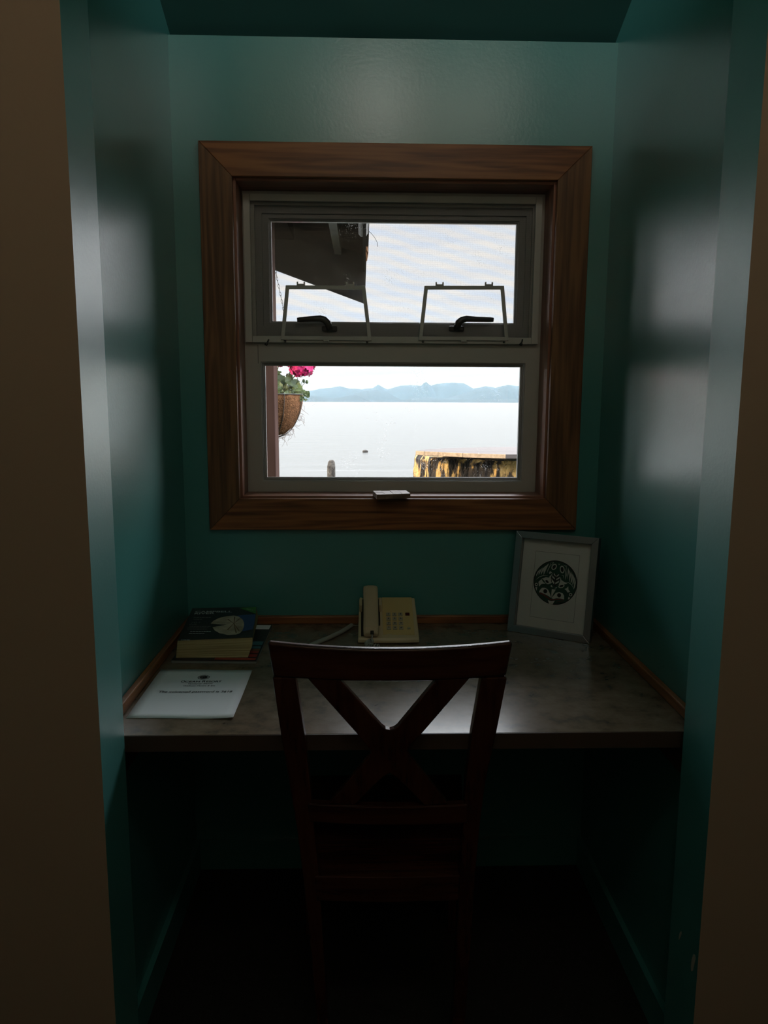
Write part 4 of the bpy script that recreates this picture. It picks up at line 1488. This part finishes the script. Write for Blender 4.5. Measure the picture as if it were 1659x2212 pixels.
# mountain ridges across the strait
ridges = [
    (9000, [(-1200, 262), (-700, 248), (-350, 232), (-100, 244), (150, 226), (300, 240), (420, 250), (465, 240), (520, 228), (565, 224), (600, 218), (640, 228), (690, 230), (735, 226), (757, 211), (775, 222), (795, 231), (850, 216), (890, 214), (935, 216), (945, 205), (955, 201), (968, 212), (975, 216), (1000, 208), (1060, 203), (1110, 206), (1150, 228), (1200, 218), (1240, 224), (1290, 213), (1345, 218), (1420, 225), (1500, 215), (1700, 230), (2000, 214), (2400, 240), (2800, 226)]),
    (7000, [(-1200, 270), (-600, 256), (-200, 262), (100, 248), (280, 264), (420, 262), (470, 255), (540, 262), (600, 268), (660, 250), (700, 238), (760, 232), (800, 246), (850, 273), (910, 268), (960, 262), (1030, 270), (1080, 256), (1130, 240), (1160, 230), (1200, 224), (1240, 236), (1270, 222), (1300, 218), (1345, 222), (1420, 235), (1500, 228), (1750, 246), (2100, 236), (2800, 256)]),
    (5600, [(-1200, 274), (-500, 266), (0, 272), (250, 263), (420, 258), (470, 254), (570, 271), (610, 262), (655, 252), (690, 262), (715, 275), (840, 276), (900, 274), (960, 277), (1050, 275), (1130, 269), (1200, 273), (1290, 271), (1345, 268), (1420, 262), (1500, 268), (1900, 272), (2800, 268)])]
for k_, (Y, pts) in enumerate(ridges):
    pix = [(420+x/1.907, 720+y/1.907) for x, y in pts]
    # resample and roughen
    fine = []
    for (x0, y0), (x1, y1) in zip(pix, pix[1:]):
        n_ = max(2, int((x1-x0)/(5 if 200 < x0 < 1300 else 25)))
        for i in range(n_):
            f = i/n_
            fine.append((x0+(x1-x0)*f, y0+(y1-y0)*f + mnoise.noise(Vector((x0+(x1-x0)*f, k_*9, 0))*.25)*.8))
    bm = BM()
    rows = []
    tops = [ony(x, y, Y) for x, y in fine]
    for f in (0, .25, .5, .75, 1.0):
        row = []
        for i, tp in enumerate(tops):
            h = (tp.z+4)
            z = -6 + (h+2)*(1-f)**.8
            row.append(bm.verts.new((tp.x + mnoise.noise(Vector((i*.12, f*2, k_)))*20*(f > 0), Y - f*900 + mnoise.noise(Vector((i*.12, f*2, k_*3)))*60*(0 < f < 1), z)))
        rows.append(row)
    for A, B in zip(rows, rows[1:]):
        for i in range(len(A)-1):
            bm.faces.new((A[i], A[i+1], B[i+1], B[i]))
    back = [bm.verts.new((tp.x, Y+900, -6)) for tp in tops]
    for i in range(len(tops)-1):
        bm.faces.new((rows[0][i+1], rows[0][i], back[i], back[i+1]))
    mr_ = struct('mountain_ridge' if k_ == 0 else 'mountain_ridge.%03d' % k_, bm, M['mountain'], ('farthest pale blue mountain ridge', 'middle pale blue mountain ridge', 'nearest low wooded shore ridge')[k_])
    for p in mr_.data.polygons:
        p.use_smooth = True
hz = obj('sea_haze', bx((-6000, 1200, -3.9), (6000, 8900, 330)), M['haze'])
tag(hz, 'pale blue haze hanging over the sea before the mountains', 'haze', kind='stuff')

# porch post
post = thing('porch_post', 'square brown porch post standing outside the left edge of the window', 'post', (-.5, 3.675, .15))
bm = solid(BM(), [(-.575, 3.60, .151), (-.4215, 3.60, .151), (-.4215, 3.75, .151), (-.575, 3.75, .151)],
           [(-.575, 3.60, 2.40), (-.431, 3.60, 2.40), (-.431, 3.75, 2.40), (-.575, 3.75, 2.40)])
obj('post_shaft', bm, M['post'], post, bevel=.004)
obj('post_base', bx((-.59, 3.585, .1502), (-.405, 3.765, .19)), M['gutter'], post)

# porch eave above it: soffit, rake board, gutter
ev = thing('porch_eave', 'dark porch roof corner with a grey gutter hanging outside the upper pane', 'eave', (-1.2, 3.8, 2.4))
RS = .357


def zr(x):
    return 2.318 - RS*x


E0, E1, EX0 = 2.63, 5.0, -3.2
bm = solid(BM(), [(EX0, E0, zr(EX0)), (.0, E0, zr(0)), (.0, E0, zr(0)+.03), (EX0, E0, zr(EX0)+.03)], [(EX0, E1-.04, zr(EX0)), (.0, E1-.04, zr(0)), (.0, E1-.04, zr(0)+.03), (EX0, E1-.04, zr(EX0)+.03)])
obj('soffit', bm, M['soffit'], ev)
bm = solid(BM(), [(EX0, E0, zr(EX0)+.031), (.03, E0, zr(.03)+.031), (.03, E0, zr(.03)+.06), (EX0, E0, zr(EX0)+.06)], [(EX0, E1+.03, zr(EX0)+.031), (.03, E1+.03, zr(.03)+.031), (.03, E1+.03, zr(.03)+.06), (EX0, E1+.03, zr(EX0)+.06)])
obj('roofing', bm, M['shingle'], ev)
z0_ = ony(787, 655, E1-.04).z; x1_ = ony(788, 655, E1-.04).x
zl = ony(588, 580, E1-.04); sl = (zl.z-z0_)/(x1_-zl.x)
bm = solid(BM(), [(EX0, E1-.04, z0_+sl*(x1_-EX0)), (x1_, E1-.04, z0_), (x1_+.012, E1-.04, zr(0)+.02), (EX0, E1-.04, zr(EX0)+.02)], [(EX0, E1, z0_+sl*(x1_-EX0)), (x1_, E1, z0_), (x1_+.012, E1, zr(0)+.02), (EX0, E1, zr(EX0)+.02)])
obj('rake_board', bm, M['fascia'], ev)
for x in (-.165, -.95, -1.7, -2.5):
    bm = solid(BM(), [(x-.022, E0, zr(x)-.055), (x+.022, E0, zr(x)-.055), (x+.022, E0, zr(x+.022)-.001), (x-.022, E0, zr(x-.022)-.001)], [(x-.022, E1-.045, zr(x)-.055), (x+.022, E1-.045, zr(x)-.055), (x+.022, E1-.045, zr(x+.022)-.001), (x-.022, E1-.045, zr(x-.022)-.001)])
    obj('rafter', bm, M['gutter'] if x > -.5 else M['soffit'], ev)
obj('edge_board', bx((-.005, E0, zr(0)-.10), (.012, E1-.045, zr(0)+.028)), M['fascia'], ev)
gp = [(0.013, .03), (.013, -.055), (.025, -.068), (.05, -.068), (.062, -.05), (.066, .03), (.061, .03), (.057, -.046), (.046, -.062), (.027, -.062), (.018, -.05), (.018, .03)]
gx = ony(797, 500, 3.9).x - .066
GE = 3.95
bm = solid(BM(), [(gx+a, E0, zr(0)-.03+b_) for a, b_ in gp], [(gx+a, GE, zr(0)-.03+b_) for a, b_ in gp])
obj('gutter', bm, M['gutter'], ev)
bm = BM(); bmesh.ops.create_icosphere(bm, subdivisions=3, radius=.03)
for v in bm.verts:
    v.co = Vector((v.co.x*.55, v.co.y, v.co.z*1.4)) * (1+.5*mnoise.noise(v.co*60)) + Vector((.014, 4.75, zr(0)-.03))
obj('moss_clump', bm, M['coir'], ev)
tw = [ony(x, y, 4.2) for x, y in ((796, 499), (803, 505), (810, 514), (815, 524), (816, 533))]
obj('twig', tube(BM(), tw, .0015, 5), M['wire'], ev)
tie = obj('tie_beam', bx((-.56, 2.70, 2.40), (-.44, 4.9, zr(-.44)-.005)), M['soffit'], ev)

# hanging flower basket
bc = Vector((-.497, 3.955, 1.424))
hb = thing('hanging_flower_basket', 'coir lined hanging basket of pink geraniums beside the porch post', 'flower basket', bc[:])
BR_, BD = .172, .222
prof = [(BR_-.012, -.002)] + [(BR_*math.cos(a)**.8 if a < 1.55 else 0.0, -BD*math.sin(a)) for a in [i*math.pi/2/14 for i in range(14)]] + [(0, -BD)]
bm = lathe(BM(), prof, bc, 40)
for v in bm.verts:
    d = mnoise.noise(v.co*28)*.006 + mnoise.noise(v.co*9)*.006
    r_ = Vector((v.co.x-bc.x, v.co.y-bc.y, v.co.z-bc.z+.05)).normalized()
    v.co += r_*d
obj('coir_liner', bm, M['coir'], hb, smooth=True)
obj('potting_soil', lathe(BM(), [(0, -.014), (BR_-.014, -.014), (BR_-.02, -.03), (0, -.03)], bc, 32), M['board'], hb)
obj('wire_rim', tube(BM(), [bc + Vector((BR_*1.02*math.cos(2*math.pi*i/40), BR_*1.02*math.sin(2*math.pi*i/40), 0)) for i in range(40)], .0026, 6, True), M['wire'], hb)
for i in range(8):
    an = 2*math.pi*(i+.72)/8
    bm = tube(BM(), [bc + Vector((math.cos(an)*(BR_+.007)*math.cos(a)**.8, math.sin(an)*(BR_+.007)*math.cos(a)**.8, -(BD+.006)*math.sin(a))) for a in [k*math.pi/2/13 for k in range(13)]], .0022, 6)
    obj('wire_rib', bm, M['wire'], hb)
hook = bc + Vector((.0, 0, .86))
for i in range(3):
    an = 2*math.pi*i/3 + .35
    a = bc + Vector((BR_*math.cos(an), BR_*math.sin(an), 0))
    bm = BM()
    n_ = 46
    for k_ in range(n_):
        p = a.lerp(hook, (k_+.5)/n_); d = (hook-a).normalized()
        s = d.cross(Vector((0, 1, 0) if k_ % 2 else (1, 0, 0))).normalized()
        tube(bm, [p + d*.0115*math.cos(q) + s*.004*math.sin(q) for q in [2*math.pi*z/8 for z in range(8)]], .0013, 4, True)
    obj('hanging_chain', bm, M['wire'], hb)
obj('top_hook', tube(BM(), [hook + Vector((0, 0, -.01)), hook + Vector((0, 0, .05)), Vector((hook.x, hook.y, zr(hook.x)-.002))], .003, 6), M['wire'], hb)


def leaf(bm, p, nrm_, size, lobes=9):
    n_ = Vector(nrm_).normalized()
    a = n_.orthogonal().normalized(); b_ = n_.cross(a)
    ro = random.uniform(0, 6.28)
    c0 = bm.verts.new(p - n_*size*.12)
    rim_ = []
    K_ = lobes*2
    for i in range(K_):
        an = ro + 2*math.pi*i/K_
        r_ = size*(1 if i % 2 == 0 else .86)*(1 if i else .35)
        rim_.append(bm.verts.new(p + a*math.cos(an)*r_ + b_*math.sin(an)*r_ + n_*size*.10*math.sin(an*3)))
    for i in range(K_):
        bm.faces.new((c0, rim_[i], rim_[(i+1) % K_]))


fol = BM(); stm = BM()


def stalk(a, b_, r=.0022):
    m_ = a.lerp(b_, .5) + Vector((random.uniform(-.01, .01), random.uniform(-.01, .01), .01))
    tube(stm, [a, m_, b_], r, 5)


# broad leaves rising behind the post and to the right of it (pixel spots on planes through the basket)
for px, py, dy, s in ((600, 808, .0, .03), (606, 822, -.05, .034), (600, 836, -.08, .03), (612, 838, .02, .03), (604, 848, -.1, .024), (628, 822, -.06, .034), (637, 832, -.02, .032), (630, 842, .05, .03), (643, 838, -.08, .028),
                      (646, 846, .0, .024), (622, 850, -.1, .02), (634, 850, -.05, .022), (594, 820, .08, .035), (588, 835, -.1, .035), (580, 815, .0, .04), (575, 840, .05, .04), (625, 812, .02, .02), (640, 824, .06, .02)):
    p = ony(px, py, bc.y+dy)
    leaf(fol, p, (random.uniform(-.5, .6), -1, random.uniform(.2, 1.0)), s)
    stalk(Vector((bc.x+(p.x-bc.x)*.4, bc.y+dy*.4, bc.z-.02)), p)
for _ in range(46):
    an = random.uniform(0, 6.28); r_ = BR_*random.uniform(.2, 1.0)
    p = bc + Vector((math.cos(an)*r_, math.sin(an)*r_, random.uniform(-.005, .055)))
    leaf(fol, p, (math.cos(an)*.6, math.sin(an)*.6-.3, 1), random.uniform(.012, .026))
# trailing tip on the right
for px, py, s in ((655, 846, .014), (660, 849, .014), (664, 850, .016), (665, 855, .012), (658, 853, .013), (652, 858, .013), (650, 864, .010), (655, 862, .01), (661, 864, .009)):
    leaf(fol, ony(px, py, bc.y-.05), (random.uniform(-.6, .6), -1, random.uniform(-.3, .6)), s, 5)
stalk(bc + Vector((.12, -.05, 0)), ony(664, 850, bc.y-.05), .0016)
obj('foliage', fol, M['leaf'], hb)
# buds on thin stalks
bud = BM()
for px, py in ((656, 823), (663, 825)):
    p = ony(px, py, bc.y)
    bmesh.ops.create_icosphere(bud, subdivisions=2, radius=.008, matrix=Matrix.Translation(p) @ Matrix.Diagonal((1, 1, 1.3, 1)))
    stalk(ony(650, 836, bc.y), p, .0012)
obj('flower_bud', bud, M['leaf'], hb)


def head(px, py, R_, n_, m_):
    c_ = ony(px, py, bc.y-.03)
    bm = BM()
    for i in range(n_):
        z = 1-2*(i+.5)/n_; an = i*2.39996
        d = Vector((math.sqrt(1-z*z)*math.cos(an), math.sqrt(1-z*z)*math.sin(an), z*.8))
        p = c_ + d*R_*random.uniform(.75, 1.05)
        for k_ in range(5):
            aa = d.orthogonal().normalized(); bb = d.cross(aa).normalized()
            q = aa*math.cos(k_*1.257+i) + bb*math.sin(k_*1.257+i)
            t_ = d.cross(q).normalized()
            L_ = R_*.30
            vs2 = [bm.verts.new(x) for x in (p, p+q*L_*.55+t_*L_*.42+d*.003, p+q*L_*1.05+t_*L_*.25+d*.004, p+q*L_*1.05-t_*L_*.25+d*.004, p+q*L_*.55-t_*L_*.42+d*.003)]
            bm.faces.new(vs2)
    return obj('flower_head', bm, m_, hb), c_


for px, py, R_, n_, m_ in ((652, 790, .066, 60, M['petal']), (632, 778, .05, 40, M['petal']), (604, 780, .036, 26, M['petal_red'])):
    o_, c_ = head(px, py, R_, n_, m_)
    stalk(Vector((bc.x+(c_.x-bc.x)*.55, bc.y-.02, bc.z)), c_, .003)
obj('plant_stems', stm, M['stem'], hb)
# loose coir hairs on the shadow side
bm = BM()
for _ in range(70):
    a = random.uniform(.25, 1.5); an = random.uniform(-.9, .7)
    p = bc + Vector((math.cos(an)*(BR_+.004)*math.cos(a)**.8, math.sin(an)*(BR_+.004)*math.cos(a)**.8, -(BD+.004)*math.sin(a)))
    d = Vector((math.cos(an)*.8, math.sin(an)*.8, random.uniform(-1, .3)))
    p1 = p + d*random.uniform(.01, .03) + Vector((random.uniform(-.01, .01), 0, random.uniform(-.01, .01)))
    p2 = p1 + Vector((random.uniform(-.02, .03), random.uniform(-.01, .01), random.uniform(-.035, .01)))
    tube(bm, cat([p, p1, p2], 4), .0006, 3)
obj('coir_hairs', bm, M['coir'], hb)['kind'] = 'stuff'

# tree stump and the plank table top lying on it
st = thing('tree_stump', 'broad weathered tree stump standing outside the lower right of the window', 'stump', (1.12, 5.78, .15))
bm = BM()
nS, nZ = 120, 26
rows = []
for j in range(nZ+1):
    f = j/nZ
    row = []
    for i in range(nS):
        an = 2*math.pi*i/nS
        r_ = .715 + .05*(1-f)**2
        flute = .035*mnoise.noise(Vector((math.cos(an)*5, math.sin(an)*5, f*.7))) + .022*mnoise.noise(Vector((math.cos(an)*16, math.sin(an)*16, f*1.6))) + .010*mnoise.noise(Vector((math.cos(an)*40, math.sin(an)*40, f*8)))
        r_ += flute
        if f > .97:
            r_ -= .02
        row.append(bm.verts.new((1.12+r_*math.cos(an), 5.78+r_*math.sin(an), .151 + f*.835 + (.010*mnoise.noise(Vector((math.cos(an)*9, math.sin(an)*9, 3))) if j == nZ else 0))))
    rows.append(row)
for A, B in zip(rows, rows[1:]):
    for i in range(nS):
        bm.faces.new((A[i], A[(i+1) % nS], B[(i+1) % nS], B[i]))
bm.faces.new(rows[0][::-1]); bm.faces.new(rows[-1])
obj('stump_trunk', bm, M['bark'], st)
obj('support_block', bx((.70, 5.35, .985), (.78, 5.60, 1.012)), M['plank'], st)
obj('support_block', bx((1.25, 5.25, .985), (1.33, 5.60, 1.012)), M['plank'], st)
obj('support_block', bx((1.7, 5.45, .985), (1.78, 5.70, 1.012)), M['plank'], st)
tt = thing('plank_table_top', 'grey plank table top resting on the tree stump', 'table top', (1.15, 5.35, 1.013))
ends = [(4.93, .95), (5.035, .673), (5.155, .519), (5.204, .425), (5.27, .37), (5.40, .44), (5.52, .565), (5.65, .80), (5.78, 1.18)]
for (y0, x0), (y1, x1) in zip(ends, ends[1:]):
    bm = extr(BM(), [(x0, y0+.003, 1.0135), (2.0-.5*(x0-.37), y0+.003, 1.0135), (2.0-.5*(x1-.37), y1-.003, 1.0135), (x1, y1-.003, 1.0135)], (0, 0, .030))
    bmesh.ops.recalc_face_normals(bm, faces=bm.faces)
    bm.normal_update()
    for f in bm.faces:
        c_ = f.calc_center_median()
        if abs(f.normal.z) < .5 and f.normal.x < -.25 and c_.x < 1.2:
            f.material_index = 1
    obj('plank', bm, [M['plank'], M['plank_end_lit']], tt, bevel=.003)

# weathered piling
pl = thing('weathered_post', 'short lichen covered wooden post standing by the water', 'post', (-.326, 7.5, .15))
bm = lathe(BM(), [(.046, 0), (.045, .25), (.043, .48), (.041, .58), (.033, .63), (.018, .648), (0, .65)], (-.326, 7.5, .151), 18)
wobble(bm, .006, 14, 2)
obj('post_trunk', bm, M['pile'], pl, smooth=True)
# floating log
lg = thing('driftwood_log', 'small dark log floating on the sea', 'driftwood', (.18, 79.1, -4))
bm = tube(BM(), [(-.10, 79.0, -3.94), (.05, 79.05, -3.90), (.25, 79.1, -3.88), (.47, 79.15, -3.92)], [.09, .16, .17, .11], 10)
wobble(bm, .05, 4, 1)
obj('log_trunk', bm, M['driftwood'], lg, smooth=True)
